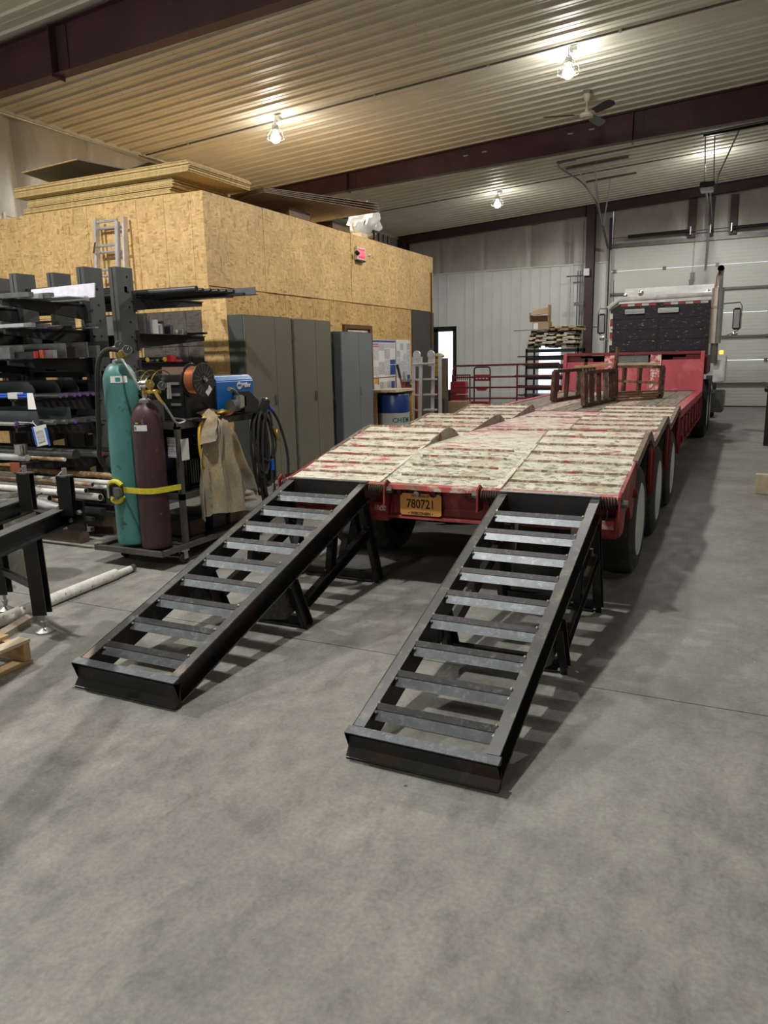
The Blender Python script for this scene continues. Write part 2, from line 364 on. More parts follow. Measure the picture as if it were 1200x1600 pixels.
def solo(name, mb, mat, label=None, cat=None, group=None, kind=None, smooth=False, bevel=0):
    me = _mesh(name, mb, mat, smooth, bevel)
    xs = [v.co for v in me.vertices]
    c = V(((min(v.x for v in xs)+max(v.x for v in xs))/2, (min(v.y for v in xs)+max(v.y for v in xs))/2, min(v.z for v in xs)))
    me.transform(Matrix.Translation(-c)); o = bpy.data.objects.new(name, me); COL.objects.link(o); o.location = c
    return props(o, label, cat, group, kind)
def dup(r, loc=None, rotz=None, label=None, group=None, scale=None):
    def cp(o, par):
        c = o.copy(); COL.objects.link(c); c.parent = par
        for ch in list(o.children): cp(ch, c)
        return c
    c = cp(r, None)
    if loc is not None: c.location = loc
    if rotz is not None: c.rotation_euler = (0, 0, rotz)
    if scale: c.scale = scale
    if label: c['label'] = label
    if group: c['group'] = group
    return c
def text(name, body, size, origin, right, up, mat, parent, depth=.0015, align='CENTER', sx=1.0, bold=0.0, label=None):
    cu = bpy.data.curves.new('lettering', 'FONT'); cu.body = body; cu.size = size; cu.align_x = align; cu.align_y = 'CENTER'
    cu.extrude = depth; cu.offset = bold; cu.resolution_u = 3
    to = bpy.data.objects.new('lettering_source', cu); COL.objects.link(to)
    bpy.context.view_layer.update()
    me = bpy.data.meshes.new_from_object(to.evaluated_get(bpy.context.evaluated_depsgraph_get()))
    COL.objects.unlink(to); bpy.data.objects.remove(to); bpy.data.curves.remove(cu)
    r, u = V(right).normalized(), V(up).normalized(); n = r.cross(u)
    me.transform(Matrix(((r.x*sx,u.x,n.x,origin[0]),(r.y*sx,u.y,n.y,origin[1]),(r.z*sx,u.z,n.z,origin[2]),(0,0,0,1))))
    me.materials.clear(); me.materials.append(MAT[mat]); me.name = name
    o = bpy.data.objects.new(name, me); COL.objects.link(o)
    me.transform(Matrix.Translation(-V(root(parent).location))); o.parent = parent
    return props(o, label)
def arc(c, r, a0, a1, n, plane='xz', k=1.0):
    out = []
    for i in range(n+1):
        a = a0 + (a1-a0)*i/n; x, y = r*math.cos(a), r*math.sin(a)*k
        out.append({'xz': (c[0]+x, c[1], c[2]+y), 'yz': (c[0], c[1]+x, c[2]+y), 'xy': (c[0]+x, c[1]+y, c[2])}[plane])
    return out
def smoothline(pts, n=6):
    pts = [V(p) for p in pts]; out = []
    P = [pts[0]] + pts + [pts[-1]]
    for i in range(1, len(P)-2):
        for k in range(n):
            t = k/n; a, b, c, d = P[i-1], P[i], P[i+1], P[i+2]
            out.append(.5*((2*b) + (c-a)*t + (2*a-5*b+4*c-d)*t*t + (3*b-a-3*c+d)*t**3))
    out.append(pts[-1]); return out
# ================================================================ THE SETTING
XR_, YB_, XL_, YF_ = 8.0, -8.0, -10.64, 23.8
fl = solo('floor', MB().box(-10.9, XR_, YB_, YF_+.2, -.25, -.03), 'concrete', 'mottled grey sealed concrete workshop floor with fine control joints', None, kind='structure')
xs = [-10.9, -6.6, -2.6, 1.6, 5.0, XR_]; ys = [YB_, -3.3, 3.49, 10.2, 17.0, YF_+.2]
for i in range(5):
    for j in range(5):
        mb = MB().box(xs[i]+(.0012 if j > 5 else 0), xs[i+1], ys[j]+.003, ys[j+1]-.003, -.04, 0)
        part('slab', mb, 'concrete', fl)
# ceiling liner
rib = []; y = YB_
while y < YF_:
    rib += [(y, 0), (y+.10, 0), (y+.106, -.006), (y+.124, -.006), (y+.13, 0), (y+.232, 0), (y+.247, -.030), (y+.283, -.030), (y+.298, 0)]; y += .305
rib.append((YF_, 0))
mb = MB(); n = len(rib)
for x in (XL_, XR_):
    for (yy, z) in rib: mb.v.append((x, yy, ceil_z(x) + z))
mb.f = [(i, i+1, i+1+n, i+n) for i in range(n-1)]
ce = solo('ceiling', mb, 'liner_ceiling', 'cream ribbed metal liner ceiling sloping gently upward', None, kind='structure')
part('roof_deck', MB().add([(XL_-.3, YB_, ceil_z(XL_)+.1), (XR_, YB_, ceil_z(XR_)+.1), (XR_, YF_+.2, ceil_z(XR_)+.1), (XL_-.3, YF_+.2, ceil_z(XL_)+.1)], [(0, 1, 2, 3)]), 'liner_ceiling', ce)
mb = MB()
for yy in (8.6, 9.9, 11.0, 13.2, 14.6, 17.3, 18.5, 21.3):
    pass
x = -10.3
while x < 0:
    k = int((7.6 - YB_)/.305)
    for j in range(k, k+50):
        yy = YB_ + j*.305 + .05
        if yy > 15.4: break
        z = ceil_z(x) - .004
        mb.add([(x, yy, z), (x+.016, yy, z), (x+.008, yy+.016, z), (x+.008, yy+.006, z-.006)], [(0, 1, 3), (1, 2, 3), (2, 0, 3)])
    x += 1.52
part('liner_screws', mb, 'black', ce, kind='stuff')
# far wall
wf = thing('wall_far', 'far gable wall of white ribbed liner with grey insulation blanket above', None, (-7.2, YF_, 0), kind='structure')
DOOR2 = (-9.55, -8.66, 0, 2.56); WIN1 = (-5.95, -5.18, .35, 1.92)
def panel_rects(x0, x1, z1):
    rects = [(x0, x1, 0, z1)]
    for (a, b, c, d) in (DOOR2, WIN1):
        out = []
        for (p, q, r, s_) in rects:
            if q <= a or p >= b or s_ <= c or r >= d: out.append((p, q, r, s_)); continue
            if p < a: out.append((p, a, r, s_))
            if q > b: out.append((b, q, r, s_))
            m0, m1 = max(p, a), min(q, b)
            if r < c: out.append((m0, m1, r, c))
            if s_ > d: out.append((m0, m1, d, s_))
        rects = out
    return rects
x = XL_
while x < -3.9:
    x1 = min(x + .915, -3.86); mb = MB()
    for (a, b, c, d) in panel_rects(x, x1, 4.23): mb.box(a, b, YF_, YF_+.05, c, d)
    for k in range(3):
        rx = x + .14 + k*.305
        if rx > -3.95: continue
        for (a, b, c, d) in panel_rects(rx, rx+.035, 4.23):
            if b - a > .03: mb.prism([(a, YF_), (a+.008, YF_-.028), (b-.008, YF_-.028), (b, YF_)], c, d, 'z')
    for k in range(3):
        for zz in (2.35, 3.65):
            rx = x + .11 + k*.305
            if rx < -3.95: mb.box(rx, rx+.02, YF_-.012, YF_, zz, zz+.02)
    part('liner_panel', mb, 'liner', wf); x += .915
from mathutils import noise as NZ
def blanket(mb, P0, du, dv, nu, nv, nrm, amp, seed, seams=()):
    rnd = random.Random(seed); base = len(mb.v); P0, du, dv, nrm = V(P0), V(du), V(dv), V(nrm)
    ph = [(rnd.uniform(.6, 3), rnd.uniform(0, 6), rnd.uniform(-1.2, 1.2)) for _ in range(6)]
    for j in range(nv+1):
        for i in range(nu+1):
            u, v_ = i/nu, j/nv; L = du.length*u; Hh = dv.length*v_
            h = sum(math.sin(L*a*3 + Hh*c*2 + b) for (a, b, c) in ph)/6
            nz = NZ.noise(V((L*1.1, Hh*.6, seed))); h += 1.2*nz; h += .55*max(0, NZ.noise(V((L*.5+9, Hh*.4, seed))))*math.sin((L*7+Hh*4)+3*nz)
            h -= sum(1.6*math.exp(-((L-s_)/.07)**2) for s_ in seams)
            mb.v.append(tuple(P0 + du*u + dv*v_ + nrm*(h*amp)))
    for j in range(nv):
        for i in range(nu):
            a = base + j*(nu+1)+i; mb.f.append((a, a+1, a+nu+2, a+nu+1))
    return mb
part('insulation_blanket', blanket(MB(), (XL_, YF_, 4.2), (6.85, 0, 0), (0, 0, 2.2), 150, 24, (0, -1, 0), .022, 3, (1.4, 2.9, 4.4, 5.6)), 'insulation', wf, smooth=True)
part('insulation_blanket', blanket(MB(), (-3.79, YF_, 4.7), (11.6, 0, 0), (0, 0, 1.9), 200, 20, (0, -1, 0), .022, 5, (2.1, 2.6, 3.2)), 'insulation', wf, smooth=True)
part('wall_infill', MB().box(1.5, XR_, YF_, YF_+.05, 0, 4.8), 'liner', wf)
part('trim_strip', MB().box(XL_, -3.86, YF_-.03, YF_, 4.215, 4.25), 'liner', wf)
# left wall
wl = thing('wall_left', 'side wall with wrinkled grey insulation facing above white liner', None, (XL_, 8, 0), kind='structure')
part('insulation_blanket', blanket(MB(), (XL_, YB_, 3.9), (0, 31.8, 0), (0, 0, 1.7), 380, 20, (1, 0, 0), .03, 9, (14, 15.5, 17.0, 18.5)), 'insulation', wl, smooth=True)
y = YB_
while y < YF_:
    y1 = min(y+.915, YF_); mb = MB().box(XL_-.05, XL_, y, y1, 0, 3.95)
    for k in range(3): mb.box(XL_, XL_+.028, y+.14+k*.305, y+.175+k*.305, 0, 3.95)
    part('liner_panel', mb, 'liner', wl); y += .915
part('eave_conduit', MB().tube([(XL_+.05, 2, 5.41), (XL_+.05, 22, 5.41)], .018, 8), 'galv', wl, smooth=True)
part('eave_strut', MB().box(XL_, XL_+.06, YB_, YF_, 5.40, 5.52), 'liner_ceiling', wl)
solo('wall_right', MB().box(XR_, XR_+.1, YB_, YF_, 0, 7), 'liner', 'plain white liner wall behind the viewer to one side', None, kind='structure')
solo('wall_back', MB().box(XL_, XR_, YB_-.1, YB_, 0, 7), 'liner', 'plain white liner wall behind the viewer', None, kind='structure')
# roof beams
def roof_beam(Y, dfun, x0, x1, stiff, label, fw=.17):
    t = thing('roof_beam', label, 'beam', (x0, Y, dfun(x0)), 'maroon roof beams', 'structure')
    top = lambda x: ceil_z(x) - .034
    part('web', MB().add([(x0, Y-.006, dfun(x0)), (x1, Y-.006, dfun(x1)), (x1, Y-.006, top(x1)), (x0, Y-.006, top(x0)), (x0, Y+.006, dfun(x0)), (x1, Y+.006, dfun(x1)), (x1, Y+.006, top(x1)), (x0, Y+.006, top(x0))],
         [(0,1,2,3),(7,6,5,4),(0,4,5,1),(3,2,6,7)]), 'beam', t)
    part('flange', MB().beam((x0, Y, dfun(x0)), (x1, Y, dfun(x1)), fw, .014), 'beam', t)
    part('flange', MB().beam((x0, Y, top(x0)), (x1, Y, top(x1)), fw, .014), 'beam', t)
    for s_ in stiff:
        part('stiffener', MB().box(s_, s_+.016, Y-.115, Y+.085, dfun(s_)-.045, top(s_)), 'beam_dark', t)
        part('stiffener', MB().box(s_+.03, s_+.20, Y-.02, Y-.006, dfun(s_)+.01, top(s_)-.01), 'beam_dark', t)
    return t
b1 = lambda x: 5.03 + .043*(x + 8.9)
b2 = lambda x: 5.27 + .037*(x + 7.33)
B1 = roof_beam(7.4, b1, XL_, XR_, (-7.86,), 'nearest maroon steel roof beam with a stiffener plate')
part('tie_rod', MB().tube([(-9.2, 7.36, 5.42), (-8.87, 7.3, 5.16)], .012, 6), 'black', B1)
B2 = roof_beam(15.6, b2, XL_, XR_, (-8.2, -2.2), 'maroon steel roof beam between the bay of fan and lamps and the far bay')
for x in (-5.52, -5.12, -3.4, -3.0):
    mb = MB()
    mb.box(x, x+.10, 15.585, 15.592, 5.60+.06*(x+5.5), 5.625+.06*(x+5.5)); part('clip', mb, 'galv', B2)
b3 = lambda x: ceil_z(x) - .27
B3 = roof_beam(23.55, b3, XL_, XR_, (-4.55, -1.2), 'maroon steel end beam against the far gable wall')
# far wall columns
def column(x0, x1, z1, label, y=23.62):
    t = thing('wall_column', label, 'column', ((x0+x1)/2, y, 0), 'maroon columns on the far wall', 'structure')
    part('flange', MB().box(x0, x1, y-.12, y-.108, 0, z1), 'beam_dark', t)
    part('flange', MB().box(x0, x1, y+.108, y+.12, 0, z1), 'beam', t)
    part('web', MB().box((x0+x1)/2-.006, (x0+x1)/2+.006, y-.108, y+.108, 0, z1), 'beam', t)
    return t
column(-4.50, -4.26, ceil_z(-4.4)-.05, 'maroon steel column carrying conduits beside the overhead door')
column(-10.52, -10.28, 5.35, 'maroon steel column in the far corner behind the chipboard office')
# overhead door
DX0, DX1, DH = -3.80, 1.45, .659
d1 = thing('door_1', 'white sectional overhead door behind the truck', None, (-1.2, YF_, 0), kind='structure')
for k in range(7):
    z0 = k*DH; mb = MB().box(DX0, DX1, YF_-.0, YF_+.045, z0+.004, z0+DH-.004)
    for q in range(1, 7): mb.box(DX0, DX1, YF_-.005, YF_, z0+q*DH/7-.004, z0+q*DH/7+.004)
    pn = part('door_section', mb, 'door', d1)
    if k:
        for hx in (DX0+.07, -2.35, -.95, .45): part('hinge', MB().box(hx, hx+.09, YF_-.035, YF_-.005, z0-.045, z0+.045), 'galv_dark', pn)
    if k in (1, 3, 5): part('strut', MB().box(DX0, DX1, YF_-.075, YF_-.006, z0-.03, z0+.03), 'galv_dark', pn)
part('bottom_seal', MB().box(DX0, DX1, YF_-.03, YF_+.04, 0, .03), 'rubber', d1)
part('header', MB().box(DX0-.06, DX1+.1, YF_-.06, YF_+.02, 4.61, 4.72), 'galv_dark', d1)
part('jamb', MB().box(-3.87, DX0, YF_-.10, YF_+.03, 0, 5.45), 'beam_dark', d1)
part('jamb', MB().box(DX1, DX1+.1, YF_-.10, YF_+.03, 0, 5.6), 'beam_dark', d1)
part('track', MB().tube([(DX0-.0, YF_-.13, 0.05), (DX0-.0, YF_-.13, 4.55)] , .025, 6), 'galv', d1)
for (x0, x1) in ((-1.72, -1.52), (-1.20, -1.06), (-.66, -.48)):
    part('door_post', MB().box(x0, x1, YF_-.14, YF_-.02, 4.72, 5.75), 'beam_dark', d1)
part('spring_shaft', MB().tube([(DX0+.03, YF_-.22, 4.86), (DX1, YF_-.22, 4.90)], .013, 8), 'galv_dark', d1, smooth=True)
for (a, b) in ((-3.32, -1.66), (-.62, .95)):
    mb = MB().tube([(a, YF_-.22, 4.87), (b, YF_-.22, 4.89)], .045, 12)
    q = a
    while q < b: mb.lathe((q, YF_-.22, 4.87+.012*(q-a)), [(.045, 0), (.052, .012), (.045, .024)], 12, 'x'); q += .05
    part('torsion_spring', mb, 'black', d1, smooth=True)
for x in (-1.66, -1.15, -.62): part('spring_bracket', MB().box(x, x+.03, YF_-.28, YF_-.14, 4.78, 5.0), 'galv', d1)
# glazed man door
d2 = thing('door_2', 'dark framed glazed door to the daylight in the far wall', None, (-9.1, YF_, 0), kind='structure')
a, b, c, d = DOOR2
part('frame', MB().box(a, a+.06, YF_-.02, YF_+.07, 0, d).box(b-.05, b, YF_-.02, YF_+.07, 0, d).box(a, b, YF_-.02, YF_+.07, d-.06, d), 'black', d2)
part('leaf', MB().box(a+.06, a+.24, YF_, YF_+.05, .02, d-.06).box(b-.13, b-.05, YF_, YF_+.05, .02, d-.06).box(a+.06, b-.05, YF_, YF_+.05, d-.16, d-.06).box(a+.06, b-.05, YF_, YF_+.05, .02, .5), 'black', d2)
part('pane', MB().box(a+.24, b-.13, YF_+.02, YF_+.028, .5, d-.16), 'pane', d2)
part('closer', MB().box(a+.12, a+.2, YF_-.06, YF_, 1.25, 1.42), 'galv', d2)
w1 = thing('window_1', 'white lit window in the far wall behind the pallet rack', None, (-5.55, YF_, .35), kind='structure')
a, b, c, d = WIN1
part('frame', MB().box(a, a+.04, YF_-.02, YF_+.05, c, d).box(b-.04, b, YF_-.02, YF_+.05, c, d).box(a, b, YF_-.02, YF_+.05, d-.04, d).box(a, b, YF_-.02, YF_+.05, c, c+.04), 'liner', w1)
part('pane', MB().box(a+.04, b-.04, YF_+.02, YF_+.026, c+.04, d-.04), 'pane', w1)
# ground outside
solo('yard', MB().box(-30, 20, YF_+.3, 60, -.4, -.2), 'white', 'snowy pale yard outside the glazed door', None, kind='structure')
# chipboard office
of = thing('wall_office', 'chipboard clad office room with a flat open top', None, (-8.4, 11.7, 0), kind='structure')
T = .02
up = [7.91, 9.2, 10.5, 11.8, 12.91, 14.32, 15.55]
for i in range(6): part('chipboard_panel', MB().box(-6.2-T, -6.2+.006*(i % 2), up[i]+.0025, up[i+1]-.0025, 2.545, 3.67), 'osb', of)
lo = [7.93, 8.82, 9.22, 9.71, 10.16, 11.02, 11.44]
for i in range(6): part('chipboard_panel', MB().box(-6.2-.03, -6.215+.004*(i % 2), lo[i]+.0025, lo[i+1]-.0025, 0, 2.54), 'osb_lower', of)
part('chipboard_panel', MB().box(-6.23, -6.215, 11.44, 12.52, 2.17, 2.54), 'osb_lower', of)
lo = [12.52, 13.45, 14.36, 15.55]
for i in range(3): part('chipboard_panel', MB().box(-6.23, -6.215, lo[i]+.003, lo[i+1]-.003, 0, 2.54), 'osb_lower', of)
part('dark_board', MB().box(-6.22, -6.19, 14.40, 15.57, 0, 2.53), 'darkgrey', of, bevel=.006)
part('corner_trim', MB().tube([(-6.175, 15.42, 1.8), (-6.175, 15.42, 3.35)], .018, 8), 'jamb', of)
lf = [-10.6, -9.5, -8.62, -8.15, -7.28, -6.82, -6.39, -6.2]
for i in range(7): part('chipboard_panel', MB().box(lf[i]+.0025, lf[i+1]-.0025, 7.91, 7.93, 2.25, 3.67), 'osb', of)
lf = [-10.6, -9.5, -8.4, -7.35]
for i in range(3): part('chipboard_panel', MB().box(lf[i]+.003, lf[i+1]-.003, 7.92, 7.94, 0, 2.245), 'osb', of)
for x0 in (-7.34, -6.96, -6.58):
    for z0 in (0, .45, .9, 1.35, 1.8): part('stained_panel', MB().box(x0, x0+.375, 7.90, 7.93, z0+.002, z0+.445), 'osb_grey', of)
part('backing', MB().box(-10.6, -6.24, 7.95, 8.0, 0, 3.6).box(-6.32, -6.24, 8.0, 11.44, 0, 3.6).box(-6.32, -6.24, 12.52, 15.5, 0, 3.6).box(-10.6, -6.24, 15.45, 15.5, 0, 3.6).box(-6.32, -6.24, 11.44, 12.52, 2.2, 3.6), 'wood_dark', of)
part('office_roof', MB().box(-10.6, -6.22, 7.93, 15.53, 3.6, 3.66), 'osb', of)
d3 = thing('door_3', 'pale office door in a brown wooden frame behind the grey cabinet', None, (-6.2, 12.0, 0), kind='structure')
part('frame', MB().box(-6.25, -6.17, 11.45, 11.53, 0, 2.17).box(-6.25, -6.17, 12.42, 12.51, 0, 2.17).box(-6.25, -6.17, 11.53, 12.42, 2.10, 2.17), 'jamb', d3)
part('door_leaf', MB().box(-6.245, -6.21, 11.53, 12.42, .01, 2.10), 'wood_dark', d3)
part('transom_pane', MB().box(-6.2, -6.19, 11.6, 12.35, 2.02, 2.08), 'wood_pale', d3)
# ================================================================ LOADING RAMPS
def channel(mb, p, q, h, f, t=.008, side=1, up=(0,0,1)):
    """C channel, web at side 0, flanges pointing to side*f"""
    s_ = side
    return mb.prof(p, q, [(0, -h/2), (s_*f, -h/2), (s_*f, -h/2+t), (s_*t, -h/2+t), (s_*t, h/2-t), (s_*f, h/2-t), (s_*f, h/2), (0, h/2)], up)
def make_ramp(x0, x1, y0, y1, label):
    t = thing('loading_ramp', label, 'ramp', ((x0+x1)/2, y0, 0), 'steel loading ramps')
    zt = lambda y: .118 + (y - 2.46)*.302            # top line of the side rails
    xm = (x0+x1)/2
    sl = V((0, 1, .302)).normalized(); nrm = V((0, -.302, 1)).normalized()
    for (x, side) in ((x0, -1), (x1, 1)):
        # side rail: channel opening outward, cut square at both ends
        xi = x - side*.05
        mb = MB(); channel(mb, (xi, y0+.02, zt(y0+.02)-.068), (xi, y1, zt(y1)-.068), .130, .05, .009, side)
        rl = part('side_rail', mb, 'millscale', t)
        part('top_flange_face', MB().beam((xi+side*.025, y0+.02, zt(y0+.02)+.0), (xi+side*.025, y1, zt(y1)+.0), .052, .006, up=nrm), 'rail_top', t)
    for (x, side) in ((x0, -1), (x1, 1)):
        for dz in (.001, -.129):  # thin lighter strips paint the highlight lines along the flange edges
            part('flange_highlight', MB().beam((x+side*.001, y0+.02, zt(y0+.02)+dz), (x+side*.001, y1, zt(y1)+dz), .003, .009), 'rail_top', t)
    # front bumper channel, opening forward, flaring lips
    zf = zt(y0)
    mb = MB().prof((x0, y0, zf-.06), (x1, y0, zf-.06), [(0, -.058), (.030, -.052), (.030, -.046), (.008, -.040), (.008, .046), (.050, .054), (.050, .062), (0, .062)])
    mb2 = MB().add([(x, y0+dy, z) for x in (x0-.012, x1+.012) for (dy, z) in ((-.035, zf-.004), (.012, zf+.006), (.012, zf-.008), (-.004, zf-.03), (-.004, .042), (-.028, .012), (-.028, .0), (.012, .0), (.012, .03), (.008, .04), (.008, zf-.02))], [])
    n = 11
    mb2.f = [tuple(range(n)), tuple(range(2*n-1, n-1, -1))] + [(i, (i+1) % n, (i+1) % n + n, i+n) for i in range(n)]
    part('front_channel', mb2, 'millscale', t)
    part('front_lip', MB().beam((x0-.012, y0-.012, zf+.004), (x1+.012, y0-.012, zf+.004), .046, .006, up=(0, -.25, 1)), 'rung', t)
    part('bottom_lip', MB().beam((x0-.01, y0-.012, .016), (x1+.01, y0-.012, .016), .042, .005, up=(0, -.55, 1)), 'rail_top', t)
    # rear crossbar
    part('rear_channel', MB().box(x0+.05, x1-.05, y1-.052, y1-.044, zt(y1)-.12, zt(y1)-.002), 'millscale', t)
    part('rear_lip', MB().box(x0, x1, y1-.052, y1+.004, zt(y1)-.006, zt(y1)+.004), 'rail_top', t)
    # rungs: angle irons, ridge up
    for k in range(9):
        y = y0 + .155 + k*.2085; z = zt(y) + .006
        a = V((xm, y, z)); e = .003
        xa, xb = x0+.05, x1-.05
        f1 = V((0, -.052, -.052)); f2 = V((0, .058, -.030))      # front and back legs of the angle
        th = .007
        vs = []
        for x in (xa, xb):
            c = V((x, y, z))
            vs += [c, c+f1, c+f1+V((0, th, 0)), c+V((0, .004, -.009)), c+f2+V((0, -.002, -th)), c+f2]
        n = 6
        r_ = part('rung', MB().add(vs, [tuple(range(n)), tuple(range(2*n-1, n-1, -1))] + [(i, (i+1) % n, (i+1) % n+n, i+n) for i in range(n)]), 'rung', t)
        part('rung_edge', MB().beam((xa, y-.0095, z-.0065), (xb, y-.0095, z-.0065), .0295, .0012, up=(0, -.707, .707)), 'rungdark', r_)
        mb = MB()
        for (x, s_) in ((xa, 1), (xb, -1)):
            mb.lathe((x+s_*.004, y-.032, z-.025), [(.003, -.008), (.009, 0), (.003, .008)], 6)
            mb.lathe((x+s_*.004, y+.004, z+.002), [(.003, -.006), (.008, 0), (.003, .006)], 6)
        part('weld', mb, 'weld', r_, kind='stuff')
    # legs: channel posts leaning back, lower chords and struts each side
    for (x, s_) in ((x0+.012, -1), (x1-.012, 1)):
        for (ya, za, yb, w_) in ((4.30-2.46, None, 4.575-2.46, .085), (3.36-2.46, None, 3.575-2.46, .085)):
            ya_, yb_ = y0+ya+.12, y0+yb+.06
            top = zt(ya_)-.125
            mb = MB(); channel(mb, (x, yb_, 0.0), (x, ya_, top), w_, .035, .007, -s_, up=(0, 1, 0))
            lg = part('leg', mb, 'millscale', t)
            part('leg_flange', MB().beam((x-s_*.005, yb_+.042, 0), (x-s_*.005, ya_+.042, top+.01), .05, .008, up=(0, 1, 0)), 'millscale', lg)
        ya_, yb_ = y0+1.18, y0+2.02
        mb = MB(); channel(mb, (x-s_*.01, ya_, .155), (x-s_*.01, yb_, .40), .075, .04, .007, s_)
        part('lower_chord', mb, 'millscale', t)
        mb = MB(); channel(mb, (x-s_*.02, y0+1.55, zt(y0+1.58)-.13), (x-s_*.02, y0+1.50, .27), .07, .04, .007, s_, up=(0, 1, 0))
        part('strut', mb, 'millscale', t)
        part('weld_cap', MB().box(x-.026, x+.026, y0+1.47, y0+1.475, .268, .276).box(x-.026, x+.026, yb_-.01, yb_, .438, .444), 'weld', t)
        yg = y0 + .68
        part('gusset', MB().prism([(yg, zt(yg)-.135), (y0+1.04, zt(y0+1.04)-.135), (y0+1.10, .125), (y0+.98, .105)], x-.02-.004, x-.02+.004, 'x'), 'deck_rough', t)
    for (yy, z) in ((y0+2.16, .045), (y0+1.155, .045)):
        mb = MB(); channel(mb, (x0+.03, yy, z), (x1-.03, yy, z), .07, .035, .007, 1)
        part('foot_tie', mb, 'millscale', t)
    for x in (x0+.1, x1-.14): part('hanger', MB().beam((x, y1-.03, .55), (x+.015, y1-.20, .25), .05, .012, up=(0, 1, 0)), 'millscale', t)
    return t
MAT['deck_rough'] = worn('flame_cut_plate', (.05, .05, .048), (.11, .105, .095), .48, .6, 26, rough=.7, bm=.5)
make_ramp(-1.355, -.735, 2.46, 4.56, 'unpainted steel loading ramp nearest the viewer, with legs on its underside')
make_ramp(-2.945, -2.315, 2.52, 4.58, 'unpainted steel loading ramp beside the gas cylinder cart')
# ================================================================ TRAILER
TXL, TXR = -3.02, -.64
tr = thing('lowboy_trailer', 'worn red and white lowboy trailer with three humped axles', 'trailer', (-1.83, 9, 0))
side = [(4.62,.735),(4.80,.765),(5.1,.83),(5.6,.925),(5.95,.995),(6.05,1.0),(6.15,.975),(6.30,.90),(6.38,.885),(6.6,.905),(7.0,.955),(7.4,1.0),(7.5,1.0),(7.6,.975),(7.72,.91),(7.78,.895),(8.0,.915),(8.4,.965),(8.8,1.01),(8.9,1.0),(9.0,.95)]
def zside(y):
    for (a, b), (c, d) in zip(side, side[1:]):
        if a <= y <= c: return b + (d-b)*(y-a)/(c-a)
    return side[-1][1]
cen = [(4.62,.735),(4.85,.78),(5.1,.835),(5.35,.885),(5.6,.905),(9.0,.925)]
def zcen(y):
    for (a, b), (c, d) in zip(cen, cen[1:]):
        if a <= y <= c: return b + (d-b)*(y-a)/(c-a)
    return .925
lanes = (('left', TXL, -2.27, side, zside), ('center', -2.27, -1.40, cen, zcen), ('right', -1.40, TXR, side, zside))
cuts = [4.62, 5.25, 6.05, 6.38, 7.45, 7.78, 8.85, 9.0]
for nm, xa, xb, line, zf in lanes:
    cc = cuts if nm != 'center' else [4.62, 5.4, 6.4, 7.6, 9.0]
    for i, (ya, yb) in enumerate(zip(cc, cc[1:])):
        ln = [(ya, zf(ya))] + [p for p in line if ya < p[0] < yb] + [(yb, zf(yb))]
        rnd = random.Random(int(ya*100)+len(nm)); fine = []
        mat_ = 'deck_grey' if (nm == 'right' and i == 0) or (nm == 'center' and i == 0) else ('deck_red' if nm == 'center' and i in (2, 3) or (nm == 'right' and i == 3) else 'deck')
        part('deck_plate', MB().ribbon(ln, xa+.002, xb-.002, .008), mat_, tr)
    # raised cleats across the lane
    y = 4.82; k = 0
    while y < 8.95:
        if nm != 'center' or y < 5.55 or (k % 7 == 3 and y > 6.8):
            jig = [random.uniform(-.006, .006) for _ in range(9)]
            xs_ = [xa+.01+(xb-xa-.02)*j/8 for j in range(9)]
            if nm == 'center': xs_ = [xa+.10+(xb-xa-.22)*j/8 for j in range(9)]
            mb = MB(); z = [zf(y+jig[j]) for j in range(9)]
            vs = []
            for j in range(9):
                yy = y + jig[j]; vs += [(xs_[j], yy-.008, z[j]-.004), (xs_[j], yy-.006, z[j]+.013+jig[j]*.4), (xs_[j], yy+.006, z[j]+.014), (xs_[j], yy+.022, z[j]+.002)]
            fs = [(0,1,2,3), (35,34,33,32)] + [(4*j+a, 4*j+(a+1) % 4, 4*j+4+(a+1) % 4, 4*j+4+a) for j in range(8) for a in range(4)]
            part('cleat', mb.add(vs, fs), 'cleat', tr)
        y += .198; k += 1
for x in (-2.27, -1.40): part('lane_seam', MB().beam((x, 4.63, .745), (x, 5.6, .925), .03, .012), 'deck', tr)
# inner and outer walls of the humps
for k, (ya, yb) in enumerate(((5.35, 6.30), (6.42, 7.72), (7.80, 8.98))):
    for x in (-2.27, -1.40):
        n = 14; top = [(ya+(yb-ya)*i/n, zside(ya+(yb-ya)*i/n)+.004) for i in range(n+1)]
        bot = [(yy, min(zcen(yy)-.01, zside(yy))) for (yy, _) in top][::-1]
        mb = MB(); poly = top+bot; m = len(poly)
        vs = [(xx, a, b) for xx in (x-.006, x+.006) for (a, b) in poly]
        fs = [(i, (i+1) % m, (i+1) % m+m, i+m) for i in range(m)]
        for i in range(n): fs += [(i, i+1, m-2-i, m-1-i), (m+i, 2*m-1-i, 2*m-2-i, m+i+1)]
        part('hump_wall', mb.add(vs, fs), 'hump', tr)
    for x, s_ in ((TXR, 1), (TXL, -1)):
        ln = [(yy, zside(yy)) for (yy, _) in side if ya-.3 <= yy <= yb+.02]
        ln = [(ya-.05, zside(ya-.05))] + [p for p in ln if p[0] > ya] + [(yb+.03, zside(yb+.03))]
        part('fender_rim', MB().ribbon([(a, b+.006) for a, b in ln], x-.014, x+.022, .065), 'rim_brown', tr)
